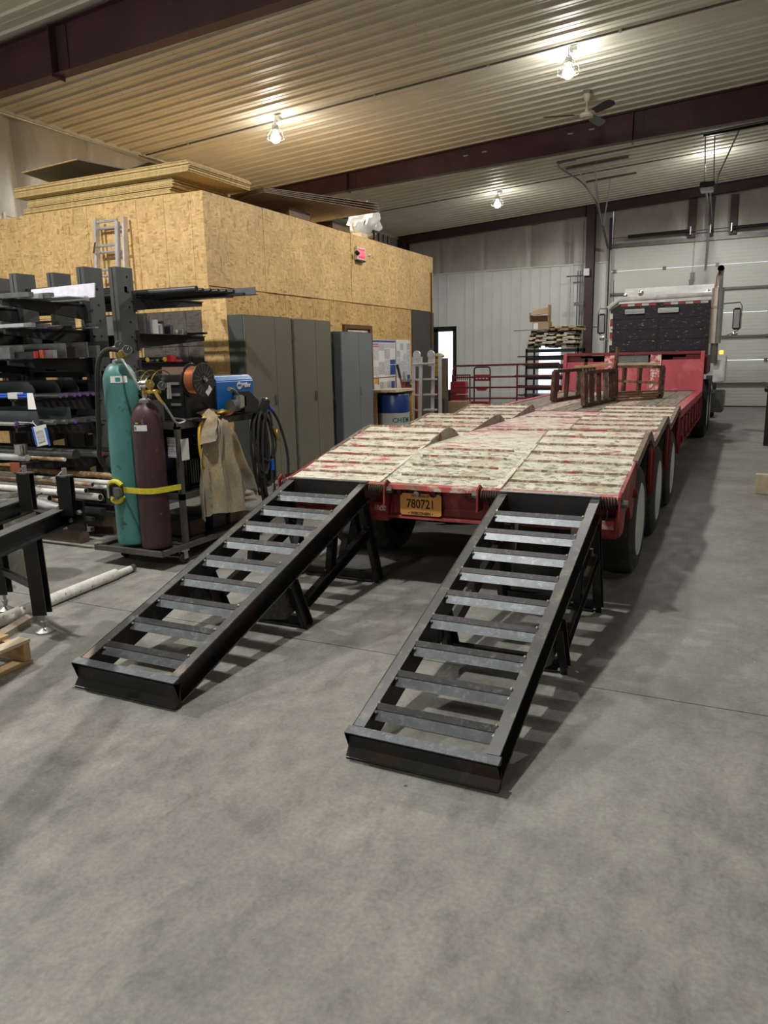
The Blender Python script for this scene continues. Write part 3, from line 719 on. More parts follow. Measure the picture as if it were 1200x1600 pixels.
for x, s_ in ((TXR, 1), (TXL, -1)):
    # rear side skirt and drop brackets between the wheels
    part('side_skirt', MB().prism([(4.62,.735),(4.62,.49),(4.78,.49),(4.86,.60),(5.0,.64),(5.12,.50),(5.2,.50),(5.34,.80),(5.34,.875),(5.1,.83)], x-.012, x+.012, 'x'), 'red', tr)
    for y in (6.30, 7.69, 9.02):
        part('drop_bracket', MB().prism([(y-.10, zside(y-.10)), (y+.10, zside(min(y+.10, 8.99))), (y+.05, .60), (y+.0, .46), (y-.045, .60)], x-.01, x+.01, 'x'), 'red', tr)
        part('drop_flange', MB().beam((x+.0, y+.0, .46), (x+.0, y+.07, .85), .06, .01, up=(0, 1, 0)), 'red', tr)
part('eyelet', MB().lathe((TXR+.02, 5.22, .66), [(.0, -.02), (.03, -.02), (.03, .02), (.0, .02)], 12, 'x'), 'red', tr)
# rear lip and bumper
mb = MB(); rnd = random.Random(4)
xs_ = [TXL + (TXR-TXL)*j/24 for j in range(25)]; vs = []
for j, x in enumerate(xs_):
    dz = rnd.uniform(-.006, .003); vs += [(x, 4.60, .742), (x, 4.592, .715+dz), (x, 4.602, .715+dz), (x, 4.66, .747)]
fs = [(0,1,2,3)] + [(4*j+a, 4*j+(a+1) % 4, 4*j+4+(a+1) % 4, 4*j+4+a) for j in range(24) for a in range(4)] + [(99,98,97,96)]
part('rear_lip', mb.add(vs, fs), 'deck_lip', tr)
bp = [(.0,.71),(.02,.64),(.03,.58),(.012,.53),(-.015,.515),(-.02,.50),(.03,.50),(.05,.71)]
part('rear_panel', MB().prism([(4.66+a, b) for a, b in bp], -2.26, -1.48, 'x'), 'red', tr)
part('rear_panel', MB().prism([(4.70+a, b) for a, b in bp], TXL, -2.26, 'x'), 'red', tr)
part('rear_panel', MB().prism([(4.70+a, b) for a, b in bp], -1.48, TXR, 'x'), 'red', tr)
for (xa, xb) in ((-2.34, -2.10-.1), (-.74, TXR-.005)):
    part('end_box', MB().box(xa, xb, 4.64, 4.80, .47, .60), 'red', tr, bevel=.006)
part('worn_patch', MB().box(-.735, -.665, 4.633, 4.64, .53, .585), 'deck', tr)
part('reflector', MB().box(-2.30, -2.215, 4.633, 4.64, .545, .585), 'red_chipped', tr)
for x in (-2.115, -1.86, -1.60):
    part('tail_lamp', MB().lathe((x, 4.645, .685), [(.0, -.022), (.022, -.02), (.030, .0), (.030, .03)], 14, 'y').box(x-.055, x+.055, 4.648, 4.67, .663, .707), 'lens_red', tr, smooth=True, bevel=0)
part('plate_lamp', MB().lathe((-1.975, 4.64, .682), [(.0, -.03), (.02, -.026), (.026, .0), (.026, .03)], 14, 'y'), 'galv', tr, smooth=True)
pl = part('licence_plate', MB().prism([(-2.105+.3*0+a, b) for a, b in [(0,.54),(.012,.528),(.293,.528),(.305,.54),(.305,.668),(.293,.68),(.012,.68),(0,.668)]], 4.640, 4.644, 'y'), 'orange', tr, label='orange trailer licence plate')
R_, U_ = (1, 0, 0), (0, 0, 1)
text('plate_number', '780721', .088, (-1.9525, 4.6395, .606), R_, U_, 'ink', pl, sx=.80, bold=.0008)
text('plate_heading', 'SEMITRAILER', .024, (-1.9525, 4.6395, .664), R_, U_, 'ink', pl)
text('plate_state', '• WISCONSIN •', .027, (-1.9525, 4.6395, .543), R_, U_, 'ink', pl, bold=.0005)
# ramp hinges: shaft, coil spring and bracket plates
def coil(mb, xa, xb, y, z, r, n, wr=.006):
    pts = []
    for i in range(n*10+1):
        a = 2*PI*i/10; pts.append((xa+(xb-xa)*i/(n*10), y+r*math.cos(a), z+r*math.sin(a)))
    return mb.tube(pts, wr, 5)
for (xa, xb, outer) in ((-3.03, -2.935, -3.045), (-2.33, -2.20, -2.185), (-1.50, -1.34, -1.515), (-.75, -.645, -.625)):
    part('hinge_spring', coil(MB(), xa, xb, 4.59, .705, .034, int((xb-xa)/.0155)), 'rusty_spring', tr, smooth=True)
    part('hinge_shaft', MB().tube([(min(xa, outer)-.01, 4.59, .705), (max(xb, outer)+.01, 4.59, .705)], .014, 8), 'rusty_spring', tr, smooth=True)
    part('hinge_bracket', MB().prism([(4.54, .60), (4.55, .75), (4.60, .775), (4.66, .74), (4.66, .60)], outer-.006, outer+.006, 'x'), 'red', tr)
    s_ = -1 if outer in (-3.045, -1.515) else 1
    part('hinge_nut', MB().lathe((outer, 4.59, .705), [(.0, s_*.045), (.022, s_*.045), (.026, s_*.02), (.026, 0)], 8, 'x'), 'galv_dark', tr)
part('locking_pin', MB().tube([(-.70, 4.60, .66), (-.70, 4.58, .61), (-.76, 4.575, .60)], .008, 6), 'rusty_spring', tr, smooth=True)
# frame below
for x in (-2.15, -1.65):
    part('main_frame', MB().box(x, x+.15, 5.5, 13.9, .48, .85), 'frame_dark', tr)
    part('frame_tail', MB().box(x, x+.15, 4.78, 5.5, .48, .72), 'frame_dark', tr)
for x in (-1.36, -2.33):
    part('wheel_tub', MB().box(x, x+.02, 5.3, 9.0, .42, .84), 'frame_dark', tr)
for y in (5.62, 6.90, 8.28):
    part('axle', MB().tube([(-2.75, y, .40), (-.9, y, .40)], .06, 10), 'frame_dark', tr, smooth=True)
# wheels
def wheel(parent, x, y, r, w_, s_, rimr, dual=True, mat='rubber_dusty', rm='rim'):
    """outer face at x, s_ = +1 faces +x"""
    rows = [(rimr*1.0, 0), (rimr+.03, .012), (r-.05, .0), (r-.012, -.02), (r, -.05), (r, -w_+.04), (r-.03, -w_), (rimr, -w_)]
    base = [(a, s_*b) for a, b in rows]
    ty = part('tire', MB().lathe((x, y, r), base+[base[0]], 40, 'x', False), mat, parent, smooth=True)
    gm = MB()
    for gx in (-.09, -.13, -.17):
        if -gx < w_-.04: gm.lathe((x, y, r), [(r+.0005, s_*(gx-.004)), (r+.002, s_*gx), (r+.0005, s_*(gx+.004))], 40, 'x')
    rim = part('rim', MB().lathe((x, y, r), [(rimr+.004, s_*.0), (rimr-.004, s_*.006), (rimr-.014, s_*-.004), (rimr-.022, s_*-.03), (rimr*.72, s_*-.045), (rimr*.5, s_*-.035), (.09, s_*-.03), (.085, s_*.0), (.0, s_*.012)], 32, 'x'), rm, parent, smooth=True)
    for k in range(8):
        a = k*PI/4; part('lug_nut', MB().lathe((x+s_*-.038, y+math.cos(a)*rimr*.56, r+math.sin(a)*rimr*.56), [(.014, 0), (.014, s_*.02), (.004, s_*.026)], 6, 'x'), 'galv_dark', rim)
    if dual: part('tire', MB().lathe((x-s_*(w_+.035), y, r), base+[base[0]], 32, 'x', False), mat, parent, smooth=True)
for y in (5.62, 6.90, 8.28):
    wheel(tr, TXR+.012, y, .40, .23, 1, .265)
    wheel(tr, TXL-.012, y, .40, .23, -1, .265)
# main wooden deck
part('deck_crossbar', MB().box(TXL, TXR, 9.0, 9.06, .86, .93), 'red', tr)
xs_ = [-2.92, -2.63, -2.36, -2.10, -1.83, -1.56, -1.29, -1.02, -.76]
for i in range(8):
    mt = 'plank_painted' if i in (2, 5) else 'plank'
    ends = [9.06, random.uniform(10.6, 12.4), 13.92] if i in (0, 1, 3, 4, 6, 7) else [9.06, 13.92]
    for a, b in zip(ends, ends[1:]):
        part('deck_plank', MB().box(xs_[i]+.007, xs_[i+1]-.007, a+.004, b-.004, .875, .925+random.uniform(-.004, .004)), mt, tr)
for xa, xb in ((-.755, -.64), (-3.02, -2.925)):
    part('side_rail', MB().box(xa, xb, 9.05, 13.95, .84, .93), 'red_pink', tr)
for x, s_ in ((TXR, 1), (TXL, -1)):
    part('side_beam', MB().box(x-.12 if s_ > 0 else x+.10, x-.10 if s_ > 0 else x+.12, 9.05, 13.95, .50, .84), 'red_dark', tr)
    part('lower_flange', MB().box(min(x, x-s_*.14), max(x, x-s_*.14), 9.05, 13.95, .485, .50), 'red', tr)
    y = 9.15
    while y < 13.9:
        part('outrigger', MB().prism([(y, .84), (y+.05, .84), (y+.22, .56), (y+.22, .50), (y+.15, .50)], min(x, x-s_*.10), max(x, x-s_*.10), 'x'), 'red', tr)
        part('stake_pocket', MB().box(x-.02, x+.015, y+.28, y+.38, .62, .80), 'red', tr)
        y += .62
# gooseneck
GY = 13.98
gx = [-3.0, -2.30, -2.12, -1.50, -1.34, -.66]
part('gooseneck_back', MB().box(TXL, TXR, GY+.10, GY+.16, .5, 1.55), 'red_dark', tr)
for (a, b, zt_) in ((-2.96, -2.30, 1.44), (-2.10, -1.52, 1.38), (-1.32, -.70, 1.46)):
    part('gooseneck_plate', MB().prism([(GY, .93), (GY+.02, .93), (GY+.085, zt_), (GY+.065, zt_)], a, b, 'x'), 'red_pink', tr)
for (a, b) in ((-2.29, -2.11), (-1.51, -1.33)):
    part('gooseneck_rib', MB().prism([(GY-.02, .93), (GY+.10, .93), (GY+.12, 1.57), (GY+.05, 1.57)], a, b, 'x'), 'red_chipped', tr)
for (a, b) in ((TXL, -2.96), (-.70, TXR)):
    part('gooseneck_rib', MB().prism([(GY-.05, .90), (GY+.12, .90), (GY+.14, 1.60), (GY+.03, 1.60)], a, b, 'x'), 'red_pink', tr)
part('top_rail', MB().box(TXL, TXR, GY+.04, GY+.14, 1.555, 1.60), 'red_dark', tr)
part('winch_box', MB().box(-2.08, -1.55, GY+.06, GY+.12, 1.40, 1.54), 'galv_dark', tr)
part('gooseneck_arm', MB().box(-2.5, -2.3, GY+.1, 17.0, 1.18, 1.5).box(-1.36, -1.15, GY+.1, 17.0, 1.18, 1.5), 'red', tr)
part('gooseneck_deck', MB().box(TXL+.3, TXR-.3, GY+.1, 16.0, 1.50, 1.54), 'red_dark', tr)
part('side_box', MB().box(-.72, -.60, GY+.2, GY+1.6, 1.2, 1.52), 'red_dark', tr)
# ================================================================ FRAMES LYING ON THE TRAILER
def rust_frame(p, q, z0, h, posts, label, mid=None, lean=0, wide=(), tw=.075):
    p, q = V((p[0], p[1], z0)), V((q[0], q[1], z0)); d = q-p; L = d.length; d.normalize(); s = V((d.y, -d.x, 0))
    t = thing('rusty_rack', label, 'steel rack', p, 'rusty frames on the trailer deck')
    up = V((0, 0, 1)) + s*lean; up.normalize()
    part('rail', MB().beam(p+up*.025, q+up*.025, .07, .045, up=up), 'rust', t)
    part('rail', MB().beam(p+up*(h-.02), q+up*(h-.02), .07, .045, up=up), 'rust', t)
    if mid: part('rail', MB().beam(p+up*mid, q+up*mid, .05, .04, up=up), 'wood_dark2', t)
    for k in posts:
        a = p + d*(L*k)
        wd = tw if k in (0, 1) else (.2 if k in wide else .055)
        part('post', MB().beam(a+up*.02, a+up*(h-.02), .05 if k not in wide else .02, wd, up=d), 'rust' if k not in wide else 'rust_pale', t)
    return t
MAT['wood_dark2'] = worn('rusty_flat_bar', (.17, .09, .035), (.26, .18, .10), .5, .62, 9)
MAT['rust_pale'] = worn('pale_worn_plate', (.33, .29, .24), (.16, .09, .06), .5, .6, 9)
F1 = rust_frame((-2.44, 10.72), (-2.20, 12.3), .93, .45, (0, .3, .62, 1), 'rusty brown steel frame standing farthest toward the red gate side of the deck', wide=(.62,), lean=.05, tw=.15)
F2 = rust_frame((-1.82, 9.75), (-1.66, 11.2), .93, .45, (0, .22, .44, .66, .84, 1), 'rusty brown steel frame standing nearest the deck humps', wide=(.66,), lean=-.04, tw=.15)
F3 = rust_frame((-1.10, 11.75), (-1.92, 12.75), .93, .47, (0, .45, .78, 1), 'open rusty frame standing toward the wheel side of the deck', mid=.22, lean=.03)
for k in range(6):
    x = -2.12+.02*k
    solo('rusty_rod', MB().tube([(x, 11.3, .96), (x-.08+.03*k, 11.55, 1.37)], .010, 6), 'wood_dark2', ORD[k]+' thin rusty rod from the red gate side leaning between the rusty frames', 'rod', 'rods leaning between the rusty frames')
solo('timber_offcut', MB().beam((-2.25, 11.2, 1.405), (-1.75, 11.35, 1.44), .14, .03), 'wood', 'tan board laid flat across the tops of the rusty frames', 'board')
solo('timber_offcut', MB().beam((-1.70, 11.6, 1.43), (-1.15, 11.75, 1.43), .10, .03), 'wood_pale', 'whitish board laid across the open rusty frame', 'board')
solo('steel_stake', MB().beam((-1.76, 11.62, .935), (-1.72, 11.66, 1.68), .045, .045), 'rust', 'rusty upright stake rising above the frames', 'stake')
solo('steel_tee', MB().beam((-2.1, 11.22, 1.425), (-2.08, 11.22, 1.52), .05, .04).beam((-2.18, 11.22, 1.50), (-2.0, 11.22, 1.50), .05, .05), 'rust', 'rusty tee topped stake over the tan board', 'stake')
for k in range(4): solo('rusty_bar', MB().beam((-1.6-.02*k, 10.95+.1*k, .945+.03*k), (-1.15+.02*k, 11.5+.1*k, .945+.03*k), .05, .025), 'wood_dark2', ORD[k]+' rusty flat bar, counted upward, in the small pile behind the nearest rusty frame', 'bar', 'flat bars piled on the deck')
# ================================================================ TRUCK
tk = thing('truck', 'semi truck seen from behind, black cab back and white roof', 'truck', (-1.75, 17.5, 0))
CY = 17.25; cx0, cx1 = -2.76, -.70
prof = [(cx0, 1.35), (cx1, 1.35), (cx1, 2.62), (cx1-.06, 2.70), (cx0+.24, 2.70), (cx0, 2.55)]
part('cab_body', MB().prism(prof, CY+.03, CY+1.9, 'y'), 'truckwhite', tk, bevel=.03)
part('back_panel', MB().prism([(cx0+.03, 1.40), (cx1-.03, 1.40), (cx1-.03, 2.60), (cx0+.22, 2.62), (cx0+.03, 2.50)], CY, CY+.03, 'y'), 'cabblack', tk)
for z in (1.62, 1.86, 2.08, 2.30): part('back_ridge', MB().box(cx0+.05, cx1-.06, CY-.012, CY+.002, z, z+.018), 'black', tk)
part('back_seam', MB().box(-1.76, -1.74, CY-.014, CY, 1.4, 2.6), 'black', tk)
part('roof_cap', MB().prism([(CY-.03, 2.62), (CY+.2, 2.62), (CY+.9, 3.0), (CY+1.8, 2.9), (CY+1.8, 2.64), (CY+.1, 2.74), (CY-.02, 2.72)], cx0+.2, cx1-.02, 'x'), 'truckwhite', tk, smooth=True)
part('roof_lip', MB().tube([(cx0-.02, CY, 2.54), (cx0+.2, CY-.02, 2.71), (cx1-.04, CY-.02, 2.74)], .05, 8), 'truckwhite', tk, smooth=True)
for k in range(12):
    if k == 5: continue
    x = cx0+.24+k*.145
    part('reflective_tape', MB().box(x, x+.14, CY-.008, CY, 2.565, 2.615), 'tape_red' if k % 2 == 0 else 'tape_white', tk)
for k in range(5): part('reflective_tape', MB().box(cx0+.032, cx0+.085, CY-.008, CY, 2.30-k*.135, 2.43-k*.135), 'tape_red' if k % 2 else 'tape_white', tk)
for (a, b) in ((-2.42, -2.02), (-1.75, -1.34)):
    lb = part('work_light', MB().box(a, b, CY-.07, CY-.01, 2.40, 2.50), 'galv', tk, bevel=.01)
    part('lens', MB().box(a+.02, b-.02, CY-.075, CY-.07, 2.425, 2.475), 'chrome', lb)
for x, r in ((-2.44, .045), (-2.12, .06), (-.80, .045)):
    part('roof_lamp', MB().lathe((x, CY+.05, 2.83 if r > .05 else 2.79), [(.0, -.05), (r, -.04), (r, .03), (r*.5, .06), (0, .06)], 14, 'y').tube([(x, CY+.05, 2.70), (x, CY+.05, 2.80)], .012, 6), 'chrome', tk, smooth=True)
ar = part('antenna', MB().tube([(-2.86, 18.6, 1.9), (-2.9, 18.6, 3.25)], .006, 5), 'black', tk)
# exhaust
ex = part('muffler', MB().tube([(-.60, 16.9, 1.74), (-.595, 16.9, 2.82)], .115, 18), 'exhaust', tk, smooth=True)
part('muffler_band', MB().lathe((-.598, 16.9, 2.42), [(.118, 0), (.124, .005), (.124, .045), (.118, .05)], 18), 'chrome', ex, smooth=True)
part('muffler_seam', MB().box(-.585, -.575, 16.782, 16.79, 1.75, 2.81), 'black', ex)
part('stack_pipe', MB().tube([(-.59, 16.9, 2.8), (-.585, 16.9, 3.04), (-.58, 16.88, 3.11), (-.57, 16.80, 3.18)], [.075, .065, .065, .065], 16, cap=False), 'chrome', ex, smooth=True)
part('stack_bore', MB().lathe((-.568, 16.79, 3.185), [(.0, 0), (.062, 0)], 16, 'y'), 'hole', ex)
part('stack_elbow', MB().tube([(-.6, 16.95, 1.35), (-.6, 16.9, 1.76)], .07, 12), 'galv_dark', ex, smooth=True)
# mirrors
for (xa, s_, xo) in ((cx1, 1, -.24), (cx0, -1, -3.02)):
    mr = part('mirror', MB().box(xo-.075, xo+.075, 17.9, 17.96, 2.02, 2.47), 'black', tk, bevel=.02)
    part('mirror_glass', MB().box(xo-.055, xo+.055, 17.892, 17.90, 2.06, 2.43), 'chrome', mr)
    part('mirror_arm', MB().tube([(xa, 18.0, 2.56), (xo+s_*.05, 17.95, 2.58), (xo+s_*.09, 17.95, 2.5), (xo+s_*.09, 17.95, 2.05), (xo, 17.95, 1.98), (xa, 18.0, 1.78)], .012, 6), 'chrome', mr, smooth=True)
    part('spot_mirror', MB().lathe((xo-.02*s_, 17.9, 1.93), [(.0, -.03), (.06, -.02), (.065, .02), (0, .04)], 12, 'y'), 'chrome', mr, smooth=True)
part('marker_lamp', MB().box(-.50, -.42, 16.75, 16.79, 1.52, 1.60), 'amber', tk, bevel=.01)
part('cab_step', MB().box(-.62, -.36, 16.85, 18.3, .35, .75), 'galv_dark', tk, bevel=.02)
part('fender', MB().prism([(17.0, .95), (17.05, 1.4), (17.5, 1.5), (18.6, 1.5), (18.6, .9)], -.60, -.38, 'x'), 'truckwhite', tk, bevel=.02)
part('fuel_tank', MB().tube([(-.86, 16.9, .75), (-.86, 17.9, .75)], .25, 18), 'chrome', tk, smooth=True)
for y in (15.3, 16.45):
    wheel(tk, -.60, y, .50, .25, 1, .29, True, 'rubber', 'rim')
    wheel(tk, -2.92, y, .50, .25, -1, .29, True, 'rubber', 'rim')
part('front_tire', MB().lathe((-.75, 20.2, .5), [(.29, .12), (.48, .12), (.5, .08), (.5, -.1), (.29, -.12), (.29, .12)], 28, 'x', False), 'rubber', tk, smooth=True)
for x in (-2.2, -1.4): part('chassis', MB().box(x, x+.1, 14.9, 21, .7, .95), 'frame_dark', tk)
part('hood', MB().box(-2.5, -1.0, 19.1, 21.0, 1.0, 1.9), 'truckwhite', tk, bevel=.08)
part('mud_flap', MB().box(-.86, -.58, 14.75, 14.76, .25, 1.1), 'rubber', tk)
part('mud_flap', MB().box(-2.95, -2.67, 14.75, 14.76, .25, 1.1), 'rubber', tk)
# ================================================================ CABINETS AND OFFICE FRONT
def cabinet(x, y0, y1, h, label, body, side, handle_mat, split=.5, depth=.58, kick=.07):
    t = thing('storage_cabinet', label, 'cabinet', (x-depth/2, (y0+y1)/2, 0), 'metal cabinets along the office')
    part('body', MB().box(x-depth, x-.022, y0, y1, kick, h), side, t, bevel=.004)
    part('base', MB().box(x-depth+.02, x-.05, y0+.02, y1-.02, 0, kick), side, t)
    ym = y0+(y1-y0)*split
    for (a, b, hy) in ((y0+.006, ym-.002, ym-.05), (ym+.002, y1-.006, ym+.05)):
        d_ = part('door', MB().box(x-.022, x, a, b, kick+.01, h-.012), body, t, bevel=.004)
        for z in (.25, h*.5, h-.25): part('hinge', MB().tube([(x+.002, a if hy < ym else b, z-.05), (x+.002, a if hy < ym else b, z+.05)], .008, 6), handle_mat, d_)
        if hy > ym and handle_mat == 'galv' or hy < ym and handle_mat != 'galv': part('handle', MB().box(x, x+.02, hy-.02, hy+.02, 1.03, 1.16), handle_mat, d_, bevel=.006)
    return t
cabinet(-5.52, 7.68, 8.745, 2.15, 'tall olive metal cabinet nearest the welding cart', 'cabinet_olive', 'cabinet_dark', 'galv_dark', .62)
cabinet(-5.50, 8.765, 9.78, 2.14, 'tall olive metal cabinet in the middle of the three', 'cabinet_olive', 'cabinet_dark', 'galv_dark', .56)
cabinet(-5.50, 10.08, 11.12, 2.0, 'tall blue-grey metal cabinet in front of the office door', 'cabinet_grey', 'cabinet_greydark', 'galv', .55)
solo('chipboard_sheet', MB().box(-6.14, -5.76, 7.665, 7.677, 0, 2.36), 'osb', 'upright chipboard sheet standing beside the nearest olive cabinet', 'board')
def sheet_paper(name, y0, y1, z0, z1, label, kind):
    t = solo(name, MB().box(-6.205, -6.198, y0, y1, z0, z1), 'white', label, 'poster')
    q = random.Random(int(y0*100))
    X_ = -6.1965
    if kind == 'top':
        part('banner', MB().box(-6.198, X_, y0+.01, y1-.01, z1-.05, z1-.012), 'inkblue', t)
    z = z1 - .07; w_ = (y1-y0-.06)/4
    for c in range(4):
        z = z1-.07
        while z > z0+.05:
            hh = min(q.choice((.10, .14, .2, .24)), z-z0-.02); a = y0+.02+c*(w_+.007)
            m_ = 'inkblue' if (c == 3 and .15 < z-z0 < .42) else q.choice(('print_a', 'print_a', 'print_b', 'white'))
            if kind == 'top' and c == 0 and z > z1-.12: m_ = 'inkpink'; hh = .04
            part('print_block', MB().box(-6.198, X_, a, a+w_, z-hh+.012, z), m_, t)
            z -= hh
    return t
for nm, c0, c1 in (('print_a', .42, .66), ('print_b', .30, .62)):
    m, t, b = nt(nm); v = coords(t, (1, 3, 26), gen='World')
    t.links.new(ramp(t, noise(t, v, 5, 5, .7), [(.45, (c0, c0, c0*1.06)), (.55, (c1, c1, c1*1.03))]), b.inputs['Base Color']); b.inputs['Roughness'].default_value = .5
    MAT[nm] = m
sheet_paper('notice_poster', 12.54, 13.56, 1.24, 1.93, 'wide labour notice poster with dark blue banner on the office wall', 'top')
sheet_paper('notice_poster', 13.60, 14.28, .95, 1.94, 'tall narrow notice poster nearer the aluminium ladder', 'side')
sheet_paper('notice_poster', 12.80, 13.52, .93, 1.22, 'small white notice poster under the wide blue bannered one', 'side')
solo('loose_paper', MB().add([(-6.19, 12.55, 1.14), (-6.12, 12.66, 1.10), (-6.10, 12.72, .8), (-6.18, 12.6, .74), (-6.185, 12.55, 1.14), (-6.115, 12.66, 1.10), (-6.095, 12.72, .8), (-6.175, 12.6, .74)], [(0,1,2,3), (7,6,5,4), (0,4,5,1), (2,6,7,3), (1,5,6,2), (3,7,4,0)]), 'white', 'curled white paper hanging beside the wooden shelf', 'paper')
wb = thing('wooden_shelf', 'rough wooden shelf against the office wall over the blue drum', 'shelf', (-5.95, 12.9, 0))
part('top', MB().box(-6.18, -5.62, 12.28, 13.12, .985, 1.03), 'wood_pale', wb)
part('side_board', MB().box(-6.18, -6.02, 12.30, 12.34, 0, .985), 'osb_lower', wb)
part('side_board', MB().box(-6.18, -5.64, 13.08, 13.11, 0, .985), 'osb_lower', wb)
dr = thing('plastic_drum', 'drum with blue upper half and white lower half under the wooden shelf', 'drum', (-5.86, 12.68, 0))
part('upper_half', MB().lathe((-5.86, 12.68, 0), [(.29, .60), (.30, .61), (.30, .92), (.285, .94), (0, .94)], 28), 'bluedrum', dr, smooth=True)
lh = part('lower_half', MB().lathe((-5.86, 12.68, 0), [(.28, 0), (.30, .02), (.30, .585), (.31, .60), (.28, .605)], 28), 'whitedrum', dr, smooth=True)
def curved_text(name, body, size, c, r, z, a0, parent, mat):
    """letters standing on a cylinder, one by one"""
    a = a0
    for ch in body:
        n_ = V((math.cos(a), math.sin(a), 0)); R2 = V((-math.sin(a), math.cos(a), 0))
        o_ = V((c[0], c[1], z)) + n_*(r+.0015)
        text(name, ch, size, o_, R2, (0, 0, 1), mat, parent, bold=.002)
        a += size*.72/r
curved_text('lettering', 'CHEM', .125, (-5.86, 12.68), .30, .47, -1.06, lh, 'inkgreen')
# tools and ladder by the office end
bt = thing('bolt_cutter', 'red handled bolt cutter with black grips leaning by the posters', 'tool', (-5.9, 13.75, 0))
part('handle', MB().tube([(-5.9, 13.72, .35), (-5.96, 13.68, 1.05)], .022, 8), 'tool_red', bt, smooth=True)
part('handle', MB().tube([(-5.86, 13.76, .35), (-6.02, 13.68, 1.2)], .018, 8), 'tool_red', bt, smooth=True)
part('grip', MB().tube([(-6.02, 13.68, 1.2), (-6.08, 13.67, 1.46)], .026, 8), 'blackplastic', bt, smooth=True)
part('jaw', MB().box(-5.95, -5.83, 13.68, 13.80, 0, .36), 'galv_dark', bt)
st = thing('step_stool', 'orange red step stool folded against the office end', 'stool', (-5.95, 14.0, 0))
part('side_frame', MB().box(-6.16, -6.12, 13.84, 13.90, 0, 1.12), 'redwood', st)
part('side_frame', MB().box(-6.04, -6.00, 14.14, 14.20, 0, 1.12), 'redwood', st)
part('panel', MB().box(-6.11, -6.08, 13.90, 14.14, .15, 1.05), 'redwood', st)
part('top_tread', MB().box(-6.18, -5.97, 13.80, 14.22, 1.12, 1.16), 'wood_grey', st)

ml = thing('folding_ladder', 'aluminium multi position ladder standing folded by the office end', 'ladder', (-5.68, 13.8, 0))
def ladder_leg(x0, y0, x1, y1, z1, w_=.065):
    return MB().beam((x0, y0, 0), (x1, y1, z1), w_, .03, up=(0, 1, 0))
for (xa, xb, yy) in ((-5.93, -5.84, 13.7), (-5.78, -5.72, 13.72), (-5.60, -5.56, 13.95), (-5.42, -5.46, 13.95)):
    part('stile', ladder_leg(xa, yy, (xa+xb)/2, yy+.05, 1.60), 'alu', ml)
for x in (-5.83, -5.53):
    part('hinge_disc', MB().lathe((x, 13.76, 1.64), [(.0, -.02), (.07, -.02), (.085, 0), (.07, .02), (0, .02)], 16, 'y').box(x-.06, x+.06, 13.75, 13.78, 1.42, 1.64), 'alu', ml, smooth=True)
part('hinge_bar', MB().tube([(-5.9, 13.74, 1.46), (-5.45, 13.74, 1.47)], .022, 8), 'alu', ml, smooth=True)
for z in (.25, .55, .85, 1.15): part('rung', MB().box(-5.74, -5.48, 13.84, 13.96, z, z+.03), 'alu', ml)
for z in (.25, .55, .85, 1.15): part('rung', MB().box(-5.90, -5.78, 13.70, 13.78, z, z+.03), 'alu', ml)
# parts cabinet, boxes, hand trucks, gate
yc = thing('drawer_cabinet', 'brown drawer cabinet with yellow bins on its upper half', 'cabinet', (-6.5, 16.5, 0))
part('body', MB().box(-6.75, -6.36, 16.52, 16.9, 0, 1.56), 'wood_dark', yc)
for k in range(4):
    d_ = part('drawer', MB().box(-6.74, -6.38, 16.48, 16.52, 1.14+k*.105, 1.235+k*.105), 'yellow2', yc, bevel=.005)
    part('pull', MB().box(-6.60, -6.52, 16.465, 16.48, 1.17+k*.105, 1.19+k*.105), 'black', d_)
for k in range(4): part('drawer', MB().box(-6.74, -6.38, 16.49, 16.52, .35+k*.19, .52+k*.19), 'cabinet_brown', yc, bevel=.005)
gl = solo('cloth_bundle', MB().lathe((-6.5, 16.65, 1.56), [(.0, 0), (.12, .01), (.15, .05), (.09, .10), (.03, .12), (0, .12)], 10), 'wood', 'tan crumpled bundle on top of the yellow drawer cabinet', 'bundle', smooth=True)
solo('tool_case', MB().box(-6.47, -6.16, 16.1, 16.3, 0, .66), 'darkgrey', 'dark grey upright case on the floor beside the drawer cabinet', 'case', bevel=.01)
cb = solo('cardboard_box', MB().box(-6.5, -6.05, 17.2, 17.6, 0, .52), 'cardboard', 'closed brown cardboard box behind the dark grey case', 'box', bevel=.005)
sw = thing('blue_grey_stand', 'slim grey tubular stand by the glazed door', 'stand', (-7.6, 19.6, 0))
for x in (-7.72, -7.5): part('leg', MB().tube([(x, 19.6, 0), (x, 19.6, 1.12)], .022, 8), 'steelblue', sw, smooth=True)
part('crossbar', MB().tube([(-7.95, 19.6, 1.14), (-7.4, 19.6, 1.14)], .022, 8), 'steelblue', sw, smooth=True)
part('shelf', MB().box(-7.9, -7.45, 19.5, 19.75, .85, .88), 'white', sw)
solo('red_bin', MB().lathe((-8.05, 20.3, 0), [(.24, 0), (.30, .9), (.31, .95), (.27, .95), (0, .93)], 16), 'cartred', 'round dark red bin by the glazed door', 'bin', smooth=True)
